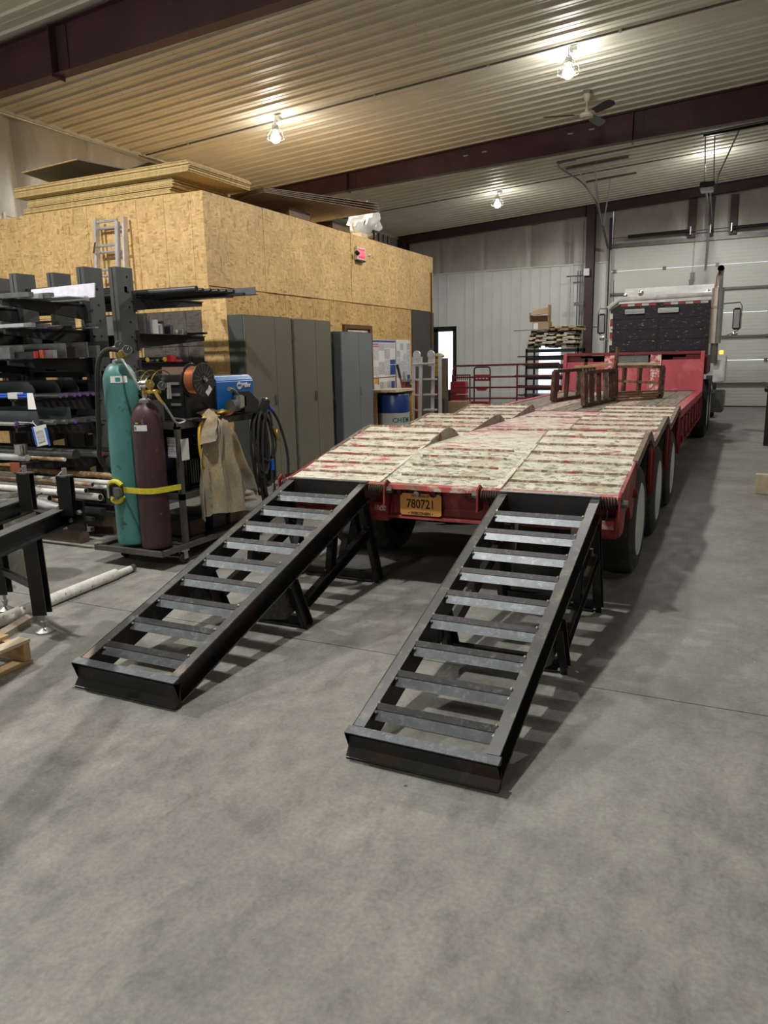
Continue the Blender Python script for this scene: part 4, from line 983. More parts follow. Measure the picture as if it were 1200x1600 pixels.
def hand_truck(x0, x1, y, h, label, kind):
    t = thing('hand_truck', label, 'hand truck', ((x0+x1)/2, y, 0), 'red hand trucks by the far wall')
    if kind == 'round':
        part('frame', MB().tube([(x0, y, .05), (x0, y, h-.08)] + arc(((x0+x0+.08*2)/2, y, h-.08), .08, PI, PI/2, 4) + arc((x1-.08, y, h-.08), .08, PI/2, 0, 4) + [(x1, y, .05)], .02, 8), 'black', t, smooth=True)
        for z in (.9,): 
            pn = part('red_panel', MB().box(x0+.02, x1-.02, y-.03, y, z-.02, z+.16), 'cartred', t)
            for k in range(4): part('white_lamp', MB().lathe((x0+.09+k*.1, y-.03, z+.07), [(0, -.02), (.035, -.02), (.04, 0)], 10, 'y'), 'white', pn)
        part('red_seat', MB().prism([(x0+.04, .72), (x1-.04, .72), (x1-.12, .60), (x0+.15, .60)], y-.12, y, 'y'), 'cartred', t)
        part('toe_plate', MB().box(x0-.02, x1+.02, y-.25, y, .18, .30), 'cartred', t)
    else:
        part('frame', MB().box(x0, x0+.03, y, y+.03, 0, h).box(x1-.03, x1, y, y+.03, 0, h).box(x0, x1, y, y+.03, h-.03, h), 'black', t)
        for k in range(8): part('slat', MB().box(x0+.05+k*.06, x0+.07+k*.06, y, y+.02, h-.16, h-.03), 'black', t)
        for z in (.30, .68): part('red_tub', MB().box(x0+.06, x1-.05, y-.3, y-.02, z-.15, z+.2), 'cartred', t, bevel=.02)
    for x in (x0+.02, x1-.02): part('wheel', MB().lathe((x, y+.05, .10), [(.0, -.02), (.09, -.02), (.10, 0), (.09, .02), (0, .02)], 16, 'x'), 'rubber', t, smooth=True)
    return t
hand_truck(-7.10, -6.62, 21.0, 1.27, 'black tubular hand truck with red panel and round handle', 'round')
hand_truck(-7.72, -7.15, 20.8, 1.07, 'red tub cart with black slatted frame', 'slat')
gt = thing('pipe_gate', 'dark red tubular farm gate standing between the trailer and far wall', 'gate', (-5.6, 19, 0))
gy = 19.0
part('outer_tube', MB().tube([(-4.2, gy, 1.37), (-6.85, gy, 1.34)] + arc((-6.85, gy, 1.19), .16, PI/2, PI, 5) + [(-7.01, gy, .22), (-4.2, gy, .20)], .025, 8), 'gatered', gt, smooth=True)
for z in (.50, .78, 1.05): part('rail', MB().tube([(-7.0, gy, z-.01), (-4.2, gy, z+.01)], .022, 8), 'gatered', gt, smooth=True)
for x in (-5.27, -4.2): part('upright', MB().tube([(x, gy, 0), (x, gy, 1.37)], .022, 8), 'gatered', gt, smooth=True)
for x in (-6.9, -4.6): part('foot', MB().tube([(x, gy-.25, .02), (x, gy+.25, .02)], .02, 6).tube([(x, gy, .02), (x, gy, .22)], .02, 6), 'gatered', gt)
# pallet rack by the far wall
rk = thing('steel_rack', 'dark steel rack of flat stock against the far wall window', 'rack', (-4.95, 21.7, 0))
rx0, rx1, ry0, ry1 = -5.70, -4.20, 21.4, 22.3
for x in (rx0, rx1-.05):
    for y in (ry0, ry1): part('post', MB().box(x, x+.05, y, y+.05, 0, 1.76), 'black', rk)
for i, z in enumerate((.12, .42, .68, .98, 1.28, 1.52, 1.74)):
    for y in (ry0, ry1): part('beam', MB().box(rx0, rx1, y, y+.04, z-.09, z), 'black', rk)
    if z < 1.7:
        for k in range(2 + i % 2):
            a = rx0-.35+.3*random.random(); b = rx1+.1*random.random(); m_ = random.choice(('steeldark', 'black', 'galv_dark', 'wood_dark'))
            solo('flat_stock', MB().box(a, b, ry0+.1+.25*k, ry0+.3+.25*k, z+.002, z+.02+.03*random.random()), m_, 'dark flat steel stock, '+ORD[k]+' from the near side, on the '+ORD[i]+' far rack shelf upward', 'steel stock', 'flat stock in the far wall rack')
solo('steel_rod', MB().tube([(-6.05, 21.35, 2.27), (-3.6, 21.45, 2.30)], .012, 6), 'steeldark', 'long thin rod lying over the pallet stack', 'rod')
def pallet(x0, x1, y0, y1, z0, h, label, mats_, group='pallets by the far wall', nb=7, run='y', name='wooden_pallet'):
    t = thing(name, label, 'pallet', ((x0+x1)/2, (y0+y1)/2, z0), group)
    st_ = [y0, (y0+y1)/2-.02, y1-.04]
    for i, y in enumerate(st_):
        part('stringer', MB().box(x0, x0+(x1-x0)*.14, y, y+.04, z0+.018, z0+h-.018).box(x0+(x1-x0)*.38, x0+(x1-x0)*.6, y, y+.04, z0+.018, z0+h-.018).box(x1-(x1-x0)*.16, x1, y, y+.04, z0+.018, z0+h-.018).box(x0, x1, y, y+.04, z0+h*.55, z0+h-.018), random.choice(mats_), t, bevel=0)
    for k in range(nb):
        x = x0+(x1-x0-.1)*k/(nb-1)
        part('deck_board', MB().box(x, x+.095, y0, y1, z0+h-.018, z0+h), random.choice(mats_), t)
    for k in range(3):
        x = x0+(x1-x0-.1)*k/2
        part('bottom_board', MB().box(x, x+.095, y0, y1, z0, z0+.018), random.choice(mats_), t)
    return t
for k, (m_, lb) in enumerate(((('wood_grey', 'wood_dark'), 'weathered pallet at the bottom of the stack on the steel rack'), (('wood_pale', 'wood_grey'), 'whitish pallet second from the bottom of the rack stack'),
        (('wood', 'wood_pale'), 'yellowish pallet third from the bottom of the rack stack'), (('wood_grey', 'wood_dark', 'wood_pale'), 'dark grey pallet at the top of the rack stack'))):
    pallet(-5.66+.03*k, -4.35+.04*(k % 2), 21.45, 22.3, 1.765+k*.125, .122, lb, m_)
pallet(-5.03, -4.18, 21.5, 22.2, 2.25, .11, 'small orange wooden pallet lying above the stack', ('wood',))
bx = thing('open_carton', 'open brown carton with raised flaps on the pallet stack', 'box', (-5.3, 21.7, 2.245))
part('carton', MB().box(-5.54, -5.08, 21.5, 21.9, 2.245, 2.50), 'cardboard', bx)
part('flap', MB().add([(-5.54, 21.5, 2.50), (-5.08, 21.5, 2.5), (-5.04, 21.42, 2.66), (-5.60, 21.42, 2.66), (-5.54, 21.51, 2.50), (-5.08, 21.51, 2.5), (-5.04, 21.43, 2.66), (-5.60, 21.43, 2.66)], [(0,1,2,3),(7,6,5,4),(0,4,5,1),(1,5,6,2),(2,6,7,3),(3,7,4,0)]), 'brownboard', bx)
part('flap', MB().add([(-5.62, 21.45, 2.68), (-5.06, 21.45, 2.72), (-5.10, 21.8, 2.92), (-5.58, 21.8, 2.82), (-5.62, 21.46, 2.67), (-5.06, 21.46, 2.71), (-5.10, 21.81, 2.91), (-5.58, 21.81, 2.81)], [(0,1,2,3),(7,6,5,4),(0,4,5,1),(1,5,6,2),(2,6,7,3),(3,7,4,0)]), 'cardboard', bx)
part('flap', MB().box(-5.09, -5.07, 21.42, 21.75, 2.5, 2.95), 'cardboard', bx)
part('flap', MB().box(-5.62, -5.60, 21.44, 21.7, 2.5, 2.75), 'cardboard', bx)
part('shipping_label', MB().box(-5.51, -5.38, 21.495, 21.5, 2.28, 2.46), 'white', bx)
# conduits on the far column
for i, x in enumerate((-4.70, -4.63, -4.56)):
    solo('wall_conduit', MB().tube([(x, 23.45, .0 if i else 1.0), (x, 23.45, 4.0 if i < 2 else 5.4)], .016, 8), 'galv_dark', ('outermost', 'middle', 'innermost')[i]+' thin grey conduit beside the maroon column', 'conduit', 'conduits beside the maroon column', smooth=True)
jb = thing('junction_box', 'small white junction box high on the maroon column', 'junction box', (-4.45, 23.4, 3.85))
part('box', MB().box(-4.52, -4.36, 23.38, 23.46, 3.85, 4.05), 'white', jb, bevel=.005)
part('pull_rod', MB().tube([(-5.02, 23.42, 3.86), (-4.5, 23.42, 3.86)], .02, 6), 'galv_dark', jb)
part('clamp', MB().box(-4.78, -4.5, 23.40, 23.46, 3.0, 3.1), 'galv_dark', jb)
# right edge
ss = thing('machine_stand', 'black stand leg just inside the frame edge by the overhead door', 'stand', (.42, 14.2, 0))
part('post', MB().box(.36, .46, 14.15, 14.25, 0, 1.0), 'black', ss)
part('foot', MB().box(.36, .9, 14.1, 14.3, 0, .05), 'black', ss)
part('knob', MB().lathe((.36, 14.2, .95), [(0, -.05), (.05, -.04), (.06, 0)], 10, 'x'), 'black', ss)
solo('timber_block', MB().box(.19, .55, 9.3, 9.42, 0, .22), 'wood_pale', 'pale timber block standing on the floor at the frame edge', 'wood block', bevel=.004)
# ================================================================ CANTILEVER RACKS
def rack(name, label, ys, ydir, reach, levels, xs_, ztop, extra=()):
    t = thing(name, label, 'rack', (xs_[0], ys, 0), 'cantilever racks')
    for i, x in enumerate(xs_):
        c = part('column', MB().box(x, x+.043, ys, ys+.235, .03, ztop).box(x+.057, x+.10, ys, ys+.235, .03, ztop), 'rack', t)
        part('column_web', MB().box(x+.03, x+.07, ys+.02, ys+.215, .03, ztop-.01), 'rack_dark', c)
        if i == 0:
            k = .35
            while k < ztop-.06:
                part('bolt_hole', MB().lathe((x+.1005, ys+.15, k), [(0, -.004), (.013, -.002), (.013, .0015), (0, .0015)], 10, 'x'), 'hole', c); k += .152
            for z in levels: part('bolt', MB().lathe((x+.10, ys+(.04 if ydir < 0 else .19), z-.06), [(.016, 0), (.016, .014), (.006, .02), (.006, .035), (0, .035)], 6, 'x'), 'rack_dark', c)
        yb = ys if ydir < 0 else ys+.235
        part('base', MB().prism([(yb+ydir*-.235, 0), (yb+ydir*-.235, .14), (yb+ydir*.1, .14), (yb+ydir*reach, .07), (yb+ydir*reach, 0)], x+.02, x+.08, 'x'), 'rack', t)
        for z in levels:
            y1 = yb+ydir*reach
            a = part('arm', MB().prism([(yb, z-.15), (yb, z-.005), (y1, z), (y1, z-.055)], x+.035, x+.065, 'x'), 'rack_dark', t)
            part('arm_cap', MB().box(x+.015, x+.085, min(yb, y1), max(yb, y1), z-.012, z-.001), 'rack_dark', a)
            part('arm_plate', MB().box(x+.065, x+.112, yb-.012 if ydir < 0 else yb-.03, yb+.03 if ydir < 0 else yb+.012, z-.17, z+.04), 'rack_dark', a)
    for z in (.6, 1.5, 2.35):
        part('rail', MB().box(min(xs_), max(xs_)+.1, ys+.10, ys+.14, z-.03, z+.03), 'rack_dark', t)
    return t
LV = (.73, 1.06, 1.30, 1.66, 1.93, 2.18)
rack('cantilever_rack', 'grey cantilever rack with arms reaching toward the viewer', 5.59, -1, .92, LV, [-5.97, -6.92, -7.87], 2.53)
rack('cantilever_rack', 'grey cantilever rack with arms reaching toward the chipboard office', 6.01, 1, 1.15, (.35, .8, 1.28, 1.60, 1.90, 2.30), [-5.97, -6.86, -7.75], 2.57)
def stock(nm, mb, mat, label, cat, group, smooth=False, endmat=None, endmb=None, endname='end'):
    if endmb is None: return solo(nm, mb, mat, label, cat, group, smooth=smooth)
    xs = [v[0] for v in mb.v]
    t = thing(nm, label, cat, (max(xs), mb.v[0][1], min(v[2] for v in mb.v)), group)
    part('bar', mb, mat, t, smooth=smooth); part(endname, endmb, endmat, t, smooth=smooth); return t
def xbar(y, z, x1, wy, hz, mat, label, x0=-9, nm='steel_bar', cat='bar stock', group=None, hollow=False, tilt=0):
    mb = MB().beam((x0, y+tilt, z+hz/2), (x1, y, z+hz/2), wy, hz)
    if hollow: return stock(nm, mb, mat, label, cat, group, endmat='hole', endmb=MB().box(x1-.002, x1+.001, y-wy/2+.006, y+wy/2-.006, z+.006, z+hz-.006), endname='bore')
    return solo(nm, mb, mat, label, cat, group)
def xpipe(y, z, x1, r, mat, label, x0=-9, hollow=True, group=None, nm='steel_pipe', cat='pipe stock', tilt=0, endmat='hole', tz=0):
    mb = MB().tube([(x0, y+tilt, z+r+tz), (x1, y, z+r)], r, 12)
    if hollow: return stock(nm, mb, mat, label, cat, group, True, endmat, MB().lathe((x1+.0005, y, z+r), [(0, 0), (r*(.78 if endmat == 'hole' else .98), 0), (r*(.78 if endmat == 'hole' else .98), .001 if endmat == 'hole' else .012), (0, .001 if endmat == 'hole' else .012)], 12, 'x'), 'bore' if endmat == 'hole' else 'end_cap')
    return solo(nm, mb, mat, label, cat, group, smooth=True)
R = random.Random(11)
# level 6 (top)
solo('aluminium_sheet', MB().beam((-6.35, 5.36, 2.20+.06), (-5.45, 5.30, 2.20+.065), .012, .13, up=(0, .15, 1)), 'alu_film', 'film covered aluminium plate on edge on the highest rack level', 'sheet')
solo('aluminium_sheet', MB().box(-9, -5.42, 4.95, 5.20, 2.184, 2.192), 'alu', 'bent thin aluminium sheet sticking out past the column on the highest level', 'sheet')
for k in range(5): xbar(4.74+.055*k, 2.182, -5.62-.08*((k*3) % 4), .05, .04+.008*(k % 3), 'alu' if k % 2 else 'steelbar', ORD[k]+' bright flat bar from the near edge of the highest rack level', nm='flat_bar', group='bright flat bars on the highest rack level')
for k in range(3): xbar(5.24+.07*k, 2.182, -5.5-.07*k, .05, .03, 'alu', ORD[k]+' slim aluminium bar behind the film covered plate', nm='flat_bar', group='aluminium bars behind the filmed plate')
# level 5
for k in range(9): xbar(4.72+.085*k, 1.932, -5.55-.35*R.random(), .04, .012+.03*R.random(), R.choice(('galv', 'alu', 'steelbar')), ORD[k]+' small shiny angle from the near edge of the second highest rack level', nm='angle_bar', group='small shiny angles on the second highest level')
solo('plastic_wrap', blanket(MB(), (-6.1, 5.0, 1.985), (.5, 0, 0), (0, .25, 0), 24, 8, (0, 0, 1), .02, 4), 'bag', 'crumpled clear wrap lying over small bars on the rack', 'wrap', smooth=True)
# level 4
for k, (hz, m_) in enumerate(((.10, 'steelbar'), (.12, 'galv_dark'), (.07, 'galv'), (.13, 'steelbar'), (.10, 'steeldark'), (.14, 'galv_dark'), (.11, 'steelbar'), (.15, 'steeldark'))):
    xbar(4.76+.10*k, 1.662, -5.72+.03*k-(.25 if k < 2 else 0), .012 if k % 2 else .045, hz, m_, ORD[k]+' plate from the near edge standing on the third highest rack level', nm='flat_bar', group='plates on edge on the middle rack level')
for k in range(5): stock('painted_bar', MB().box(-6.6, -5.72-.05*(k % 3), 4.795+.10*k, 4.82+.10*k, 1.664, 1.72+.012*k), 'steeldark', ORD[k]+' red painted bar from the near edge among the plates on edge', 'bar stock', 'red painted bar ends on the rack', False, 'redtag' if k % 2 else 'redcap', MB().box(-5.735-.05*(k % 3), -5.715-.05*(k % 3), 4.793+.10*k, 4.822+.10*k, 1.664, 1.723+.012*k), 'painted_end')
# level 3: deep channel / sheets
for k, (x1, m_) in enumerate(((-6.26, 'steelblue'), (-6.0, 'steelblue'), (-5.86, 'steeldark'), (-5.80, 'steeldark'), (-5.74, 'steeldark'))):
    y = 4.8+.17*k
    stp = MB().prism([(-9, 1.302), (x1, 1.302), (x1, 1.38), (x1-.06, 1.45), (-9, 1.45)], y, y+.012, 'y')
    solo('channel_section', stp, m_, ['light grey bent channel at the near edge of the fourth level', 'bluish bent channel behind the lightest one', 'dark bent channel third from the near edge', 'dark bent channel fourth from the near edge', 'dark bent channel nearest the column'][k], 'channel')
bb = thing('rod_bundle', 'bundle of bright blue wrapped rods with white tape', 'rod bundle', (-5.8, 4.72, 1.30))
for k in range(6): part('rod', MB().tube([(-8, 4.70+.018*(k % 3), 1.325+.018*(k//3)), (-5.72-.03*(k % 4), 4.70+.018*(k % 3), 1.325+.018*(k//3))], .011, 8), 'bluetape', bb, smooth=True)
part('white_tape', MB().box(-6.0, -5.88, 4.685, 4.755, 1.308, 1.362), 'white', bb)
solo('paper_tag', MB().add([(-5.74, 4.68, 1.36), (-5.67, 4.68, 1.36), (-5.60, 4.64, 1.22), (-5.70, 4.64, 1.22), (-5.74, 4.683, 1.36), (-5.67, 4.683, 1.36), (-5.60, 4.643, 1.22), (-5.70, 4.643, 1.22)], [(0,1,2,3),(7,6,5,4),(0,4,5,1),(1,5,6,2),(2,6,7,3),(3,7,4,0)]), 'white', 'white paper tag hanging off the blue rod bundle', 'tag')
for k in range(7): xpipe(4.95+.075*k, 1.302, -5.62-.05*R.random(), .018, 'steelbar', ORD[k]+' thin purple ended pipe from the near side on the fourth highest level', endmat='purple', group='thin pipes with purple ends')
# level 2
for k, (x1, z1, m_) in enumerate(((-5.80, 1.19, 'steelblue'), (-5.70, 1.21, 'steelblue'), (-5.66, 1.17, 'steeldark'))):
    solo('steel_sheet', MB().prism([(-9, 1.062), (x1, 1.062), (x1-.01, z1), (-9, z1-.01)], 4.82+.28*k, 4.826+.28*k, 'y'), m_, ['bluish steel sheet on edge at the near side of the fifth level', 'larger bluish steel sheet on edge in the middle of the fifth level', 'dark sheet on edge near the column on the fifth level'][k], 'sheet')
for k in range(9): xpipe(4.70+.085*k, 1.062, -5.78+.06*k-.05*R.random() if k > 1 else -5.95+.15*k, .021, 'chrome' if k < 2 else 'steelbar', ORD[k]+' thin round tube from the near side on the fifth highest level', endmat=R.choice(('purple', 'steeldark', 'galv_dark')), group='thin round tubes on the fifth level')
crd = solo('product_card', MB().beam((-5.63, 4.676, 1.075), (-5.60, 4.676, .90), .17, .004, up=(0, 1, 0)), 'white', 'white and blue product card hanging off the fifth level', 'card')
part('blue_border', MB().beam((-5.715, 4.672, 1.06), (-5.685, 4.672, .90), .02, .003, up=(0, 1, 0)), 'bluetape', crd)
part('blue_border', MB().beam((-5.55, 4.672, 1.06), (-5.52, 4.672, .90), .025, .003, up=(0, 1, 0)), 'bluetape', crd)
part('picture', MB().beam((-5.635, 4.672, 1.03), (-5.61, 4.672, .93), .09, .003, up=(0, 1, 0)), 'print_b', crd)
part('string', MB().tube([(-5.66, 4.674, 1.07), (-5.74, 4.70, 1.10), (-5.83, 4.785, 1.106)], .003, 5), 'white', crd)
# level 1
xpipe(4.76, .732, -5.93, .032, 'alu', 'bright round bar at the near edge of the lowest arms', hollow=False, nm='round_bar', cat='bar stock')
xpipe(4.86, .732, -5.58, .018, 'bar_brown', 'brown capped pipe on the lowest arms', endmat='white')
xpipe(5.02, .732, -5.60, .045, 'steelbar', 'large grey tube on the lowest arms', endmat='steeldark')
xpipe(5.16, .732, -5.45, .036, 'steelbar', 'large tube with red cap on the lowest arms', endmat='redcap')
xpipe(5.28, .732, -5.40, .02, 'steelbar', 'small white tipped tube on the lowest arms', endmat='white')
xpipe(5.38, .732, -5.33, .036, 'steeldark', 'tube with darker red cap nearest the column on the lowest arms', endmat='redcap')
xbar(5.5, .732, -5.2, .05, .05, 'redcap', 'square tube with a red rim end by the column', hollow=True, nm='square_tube')
solo('tin_can', MB().lathe((-5.98, 4.74, .80), [(.055, 0), (.055, .09), (.058, .095), (.05, .095), (.05, .01), (0, .01)], 20), 'chrome', 'shiny open tin can standing on the round bars', 'can', smooth=True)
solo('steel_bracket', MB().box(-6.05, -5.93, 4.66, 4.68, .64, .73), 'redwood', 'rust red flat bracket under the bright round bar', 'bracket')
# pile of pipes on the base level
lbl = {'bar_brown': 'rust brown pipe', 'bar_white': 'paint splashed white pipe'}
pil = [(4.80, .36, -5.75, .030, 'bar_white', 'thick white pipe at the near edge of the pipe pile'), (4.78, .43, -5.60, .028, 'bar_white', 'white pipe ending short with a dark open bore'),
       (4.88, .33, -5.62, .022, 'bar_brown', 'brown pipe half hidden low in the pipe pile'), (4.93, .43, -5.42, .026, 'bar_white', 'white pipe with grey open bore near the stand post'),
       (4.98, .36, -5.30, .034, 'bar_white', 'white bandaged pipe sticking out farthest of the pile'), (5.06, .34, -5.35, .018, 'bar_brown', 'thin brown pipe low in the pile with a clean cut end'),
       (4.92, .50, -5.32, .020, 'bar_brown', 'brown streaked pipe along the crown of the pile'), (5.05, .50, -5.22, .022, 'bar_white', 'white pipe reaching behind the yellow strap buckle'),
       (5.14, .54, -5.20, .028, 'bar_brown', 'big brown tube with open bore on top of the pile'), (5.12, .44, -5.33, .020, 'bar_white', 'whitish thin pipe behind the bandaged one'),
       (5.2, .36, -5.5, .03, 'steeldark', 'dark pipe at the back of the pile')]
for (y, z, x1, r, m_, lb) in pil: xpipe(y, z, x1, r, m_, lb, tilt=.05*(R.random()-.5), tz=.02*R.random())
solo('rack_base_sheet', MB().box(-9, -5.75, 4.7, 5.55, .31, .335), 'rack_dark', 'dark plate carrying the pipe pile on the rack base', 'plate')
for k, (y, z, x1, w_) in enumerate(((4.72, .20, -5.30, .05), (4.62, .17, -5.05, .045), (4.85, .20, -5.28, .04), (4.95, .25, -5.25, .06), (5.05, .20, -5.2, .06), (5.2, .24, -5.22, .045), (5.3, .17, -5.3, .06))):
    xbar(y, z, x1, w_, w_*.8, 'steelbar' if k < 2 else 'steeldark', ['grey square tube sticking out nearest the roller stand', 'long grey square tube pointing at the cylinder cart', *[q+' dark square tube from the near side low on the rack base' for q in ORD[:5]]][k], hollow=True, nm='square_tube', group='dark square tubes low on the rack base' if k > 1 else None)
for k in range(2): solo('timber_offcut', MB().box(-5.84+.02*k, -5.35, 4.75+.4*k, 4.85+.4*k, .0, .165), 'wood_dark', ('nearer', 'farther')[k]+' dark timber bearer under the square tubes', 'bearer', 'dark timber bearers under the square tubes')
# back rack load
xpipe(6.34, 2.302, -5.12, .030, 'steelbar2', 'grey pipe at the near edge of the stack over the gas cylinders', x0=-9, endmat='hole')
for k in range(5): xpipe(6.44+.085*k, 2.302+.0*(k % 2), -5.12+.035*k, .022, 'steeldark', ORD[k]+' dark open pipe from the viewer on the highest rear rack arms', group='dark pipes on the highest arms of the rear rack')
xbar(6.93, 2.302, -4.96, .05, .02, 'steeldark', 'thin dark bar end beside the grey channel', nm='flat_bar')
cb_ = solo('channel_section', MB().box(-9, -4.86, 7.0, 7.01, 2.302, 2.38).box(-9, -4.86, 7.0, 7.06, 2.300, 2.306), 'steelblue2', 'grey steel channel reaching out farthest on the rear rack', 'channel')
solo('flat_bar', MB().box(-9, -5.05, 6.72, 6.86, 2.27, 2.30), 'steeldark', 'wide dark flat bar under the pipes of the rear rack', 'bar stock')
for (z, items) in ((1.90, 12), (1.60, 9)):
    solo('shelf_plate', MB().box(-9, -5.80 if z > 1.7 else -5.85, 6.26, 7.14, z, z+.006), 'rack_dark', 'thin dark shelf plate on the rear rack, %s' % ('upper of the two' if z > 1.7 else 'lower of the two'), 'plate')
    for k in range(items):
        y = 6.32+.068*k
        if z > 1.7:
            hh = (.20, .22, .20, .16, .12, .15, .11, .12, .06, .07, .05, .04)[k]
            solo('sheet_offcut', MB().box(-6.5, -5.84-.02*(k % 3), y, y+(.012 if k % 2 else .035), z+.007, z+hh), ('galv_dark', 'steelbar', 'galv', 'white', 'alu')[k % 5], ORD[k]+' metal offcut from the column standing on the rear rack shelf', 'offcut', 'sheet offcuts standing on the rear rack shelf')
        else:
            xpipe(y+.02, z+.007, -5.86-.02*(k % 2), .014+.012*(k in (0, 4, 5)), 'bar_brown' if k % 2 else 'steeldark', ORD[k]+' short round bar from the column on the lower rear rack shelf', x0=-6.6, endmat='yellow2' if k in (0, 4, 5) else 'hole', group='round bars on the lower rear shelf', nm='round_bar')
solo('red_clamp', MB().box(-5.86, -5.80, 6.66, 6.74, 1.607, 1.68).box(-5.84, -5.78, 6.72, 6.82, 1.607, 1.63), 'redcap', 'small red clamp on the lower rear shelf', 'clamp')
solo('flat_bar', MB().box(-9, -5.62, 7.05, 7.10, 1.908, 1.93), 'steeldark', 'dark bar end sticking out past the upper rear shelf', 'bar stock')
solo('steel_plate', MB().box(-6.35, -5.99, 6.244, 6.25, 1.90, 2.10), 'galv', 'small pale plate seen between the two rack columns', 'plate')
# extension ladder on the office wall
el = thing('extension_ladder', 'aluminium extension ladder leaning against the chipboard wall', 'ladder', (-7.5, 7.4, 0))
def lean(x, z, off=0): return (x, 7.50+.32*z/3.45+off, z)
for (a, b, zt_, off) in ((-7.93, -7.86, 3.42, 0), (-7.43, -7.36, 3.46, 0), (-7.86, -7.80, 3.47, -.06), (-7.50, -7.44, 3.40, -.06)):
    part('stile', MB().beam(lean(a+.03, 0, off), lean(a+.03, zt_, off), .03, .07, up=(0, 1, 0)), 'alu', el)
z = .3
while z < 3.4:
    part('rung', MB().tube([lean(-7.9, z), lean(-7.4, z)], .018, 8), 'alu', el, smooth=True)
    part('rung', MB().tube([lean(-7.83, z+.07, -.06), lean(-7.47, z+.07, -.06)], .018, 8), 'alu', el, smooth=True)
    z += .305
part('hook', MB().beam(lean(-7.82, 3.16, -.09), lean(-7.82, 3.02, -.12), .03, .03), 'chrome', el)
# ================================================================ CYLINDER AND WELDING CART
ct = thing('welding_cart', 'steel angle iron cart on casters carrying gas cylinders and welders', 'cart', (-4.33, 5.0, 0))
A = 'cart_steel'
for (a, b) in (((-4.70, 4.32), (-3.99, 4.32)), ((-4.70, 5.90), (-3.99, 5.90))):
    part('base_bar', MB().beam((a[0], a[1], .135), (b[0], b[1], .135), .035, .04), A, ct)
for x in (-4.685, -4.005): part('base_bar', MB().beam((x, 4.32, .135), (x, 5.90, .135), .035, .04), A, ct)
part('base_bar', MB().beam((-4.70, 4.63, .13), (-3.99, 4.63, .13), .035, .03), A, ct)
part('tray', MB().box(-4.68, -4.01, 4.33, 4.62, .125, .131), A, ct)
for (x, y) in ((-4.03, 4.63), (-4.66, 4.63), (-4.03, 5.78), (-4.66, 5.78)):
    part('post', MB().box(x-.02, x+.02, y-.02, y+.02, .15, 1.10), A, ct)
for z in (1.105, .535):
    for x in (-4.665, -4.025): part('rail', MB().beam((x, 4.61, z), (x, 5.80, z), .03, .05), A, ct)
    for y in (4.625, 5.785): part('rail', MB().beam((-4.67, y, z), (-4.02, y, z), .03, .05), A, ct)
    part('shelf', MB().box(-4.66, -4.03, 4.63, 5.78, z+.02, z+.026), 'black', ct)
def caster(x, y, a):
    c, s_ = math.cos(a), math.sin(a)
    mb = MB()
    cs = part('caster', MB().lathe((x, y, .05), [(.0, -.018), (.03, -.018), (.048, -.015), (.05, 0), (.048, .015), (.03, .018), (0, .018)], 20, 'x'), 'rubber', ct, smooth=True)
    part('fork', MB().box(x-.026, x-.021, y-.02, y+.025, .045, .112).box(x+.021, x+.026, y-.02, y+.025, .045, .112).box(x-.035, x+.035, y-.035, y+.035, .108, .116), 'galv', cs)
for (x, y) in ((-4.0, 4.56), (-4.62, 4.56), (-4.0, 5.76), (-4.62, 5.55)): caster(x, y, 0)
def cylinder(name, label, x, y, r, z0, zs, zt_, mat, stick):
    t = thing(name, label, 'gas cylinder', (x, y, z0))
    pr = [(r*.82, 0), (r*.97, .012), (r, .04), (r, zs-z0)]
    for k in range(1, 7):
        a = k/6*1.15; pr.append((r*(.22+.78*math.cos(a*1.1)), zs-z0+(zt_-zs)*math.sin(a)/math.sin(1.15)))
    part('body', MB().lathe((x, y, z0), pr, 36), mat, t, smooth=True)
    part('shoulder', MB().lathe((x, y, zt_-.035), [(r*.52, -.012), (r*.42, .018), (.045, .03), (.045, .05), (.0, .05)], 24), 'bare', t, smooth=True)
    part('neck_ring', MB().lathe((x, y, zt_), [(.042, 0), (.045, .006), (.045, .022), (.03, .03), (.018, .035), (.018, .07), (0, .07)], 20), 'galv', t, smooth=True)
    v_ = part('valve', MB().lathe((x, y, zt_+.05), [(.016, 0), (.02, .01), (.02, .045), (.012, .05), (.012, .065), (0, .065)], 12).tube([(x, y, zt_+.08), (x+.05, y-.02, zt_+.08)], .012, 8), 'brass', t, smooth=True)
    hw = MB()
    for k in range(25): pass
    part('hand_wheel', MB().lathe((x, y, zt_+.115), [(.0, 0), (.030, 0), (.034, .003), (.034, .014), (.030, .017), (0, .017)], 10), 'alu', v_)
    return t
gc = cylinder('gas_cylinder', 'tall green gas cylinder strapped to the cart, with black hose', -4.43, 4.475, .128, .16, 1.46, 1.60, 'green', None)
rc = cylinder('gas_cylinder', 'shorter dark maroon gas cylinder strapped beside the green one', -4.17, 4.455, .118, .15, 1.15, 1.30, 'maroon', None)
def cyl_label(c, r, z0, z1, a0, a1, mat, parent, name='label_sticker', off=.0012, taper=0):
    n = 6; vs = []
    for o in (off, off+.001):
        for i in range(n+1):
            a = a0+(a1-a0)*i/n
            vs += [(c[0]+(r+o)*math.cos(a), c[1]+(r+o)*math.sin(a), z0), (c[0]+(r-taper+o)*math.cos(a), c[1]+(r-taper+o)*math.sin(a), z1)]
    m = 2*(n+1); fs = []
    for i in range(n): fs += [(2*i, 2*i+2, 2*i+3, 2*i+1), (m+2*i+1, m+2*i+3, m+2*i+2, m+2*i)]
    return part(name, MB().add(vs, fs), mat, parent)
cyl_label((-4.43, 4.475), .1285, 1.455, 1.505, -1.35, -.35, 'white', gc, taper=.005)
cyl_label((-4.43, 4.475), .1285, 1.465, 1.495, -1.05, -.75, 'inkteal', gc, 'label_logo', .0025, .004)
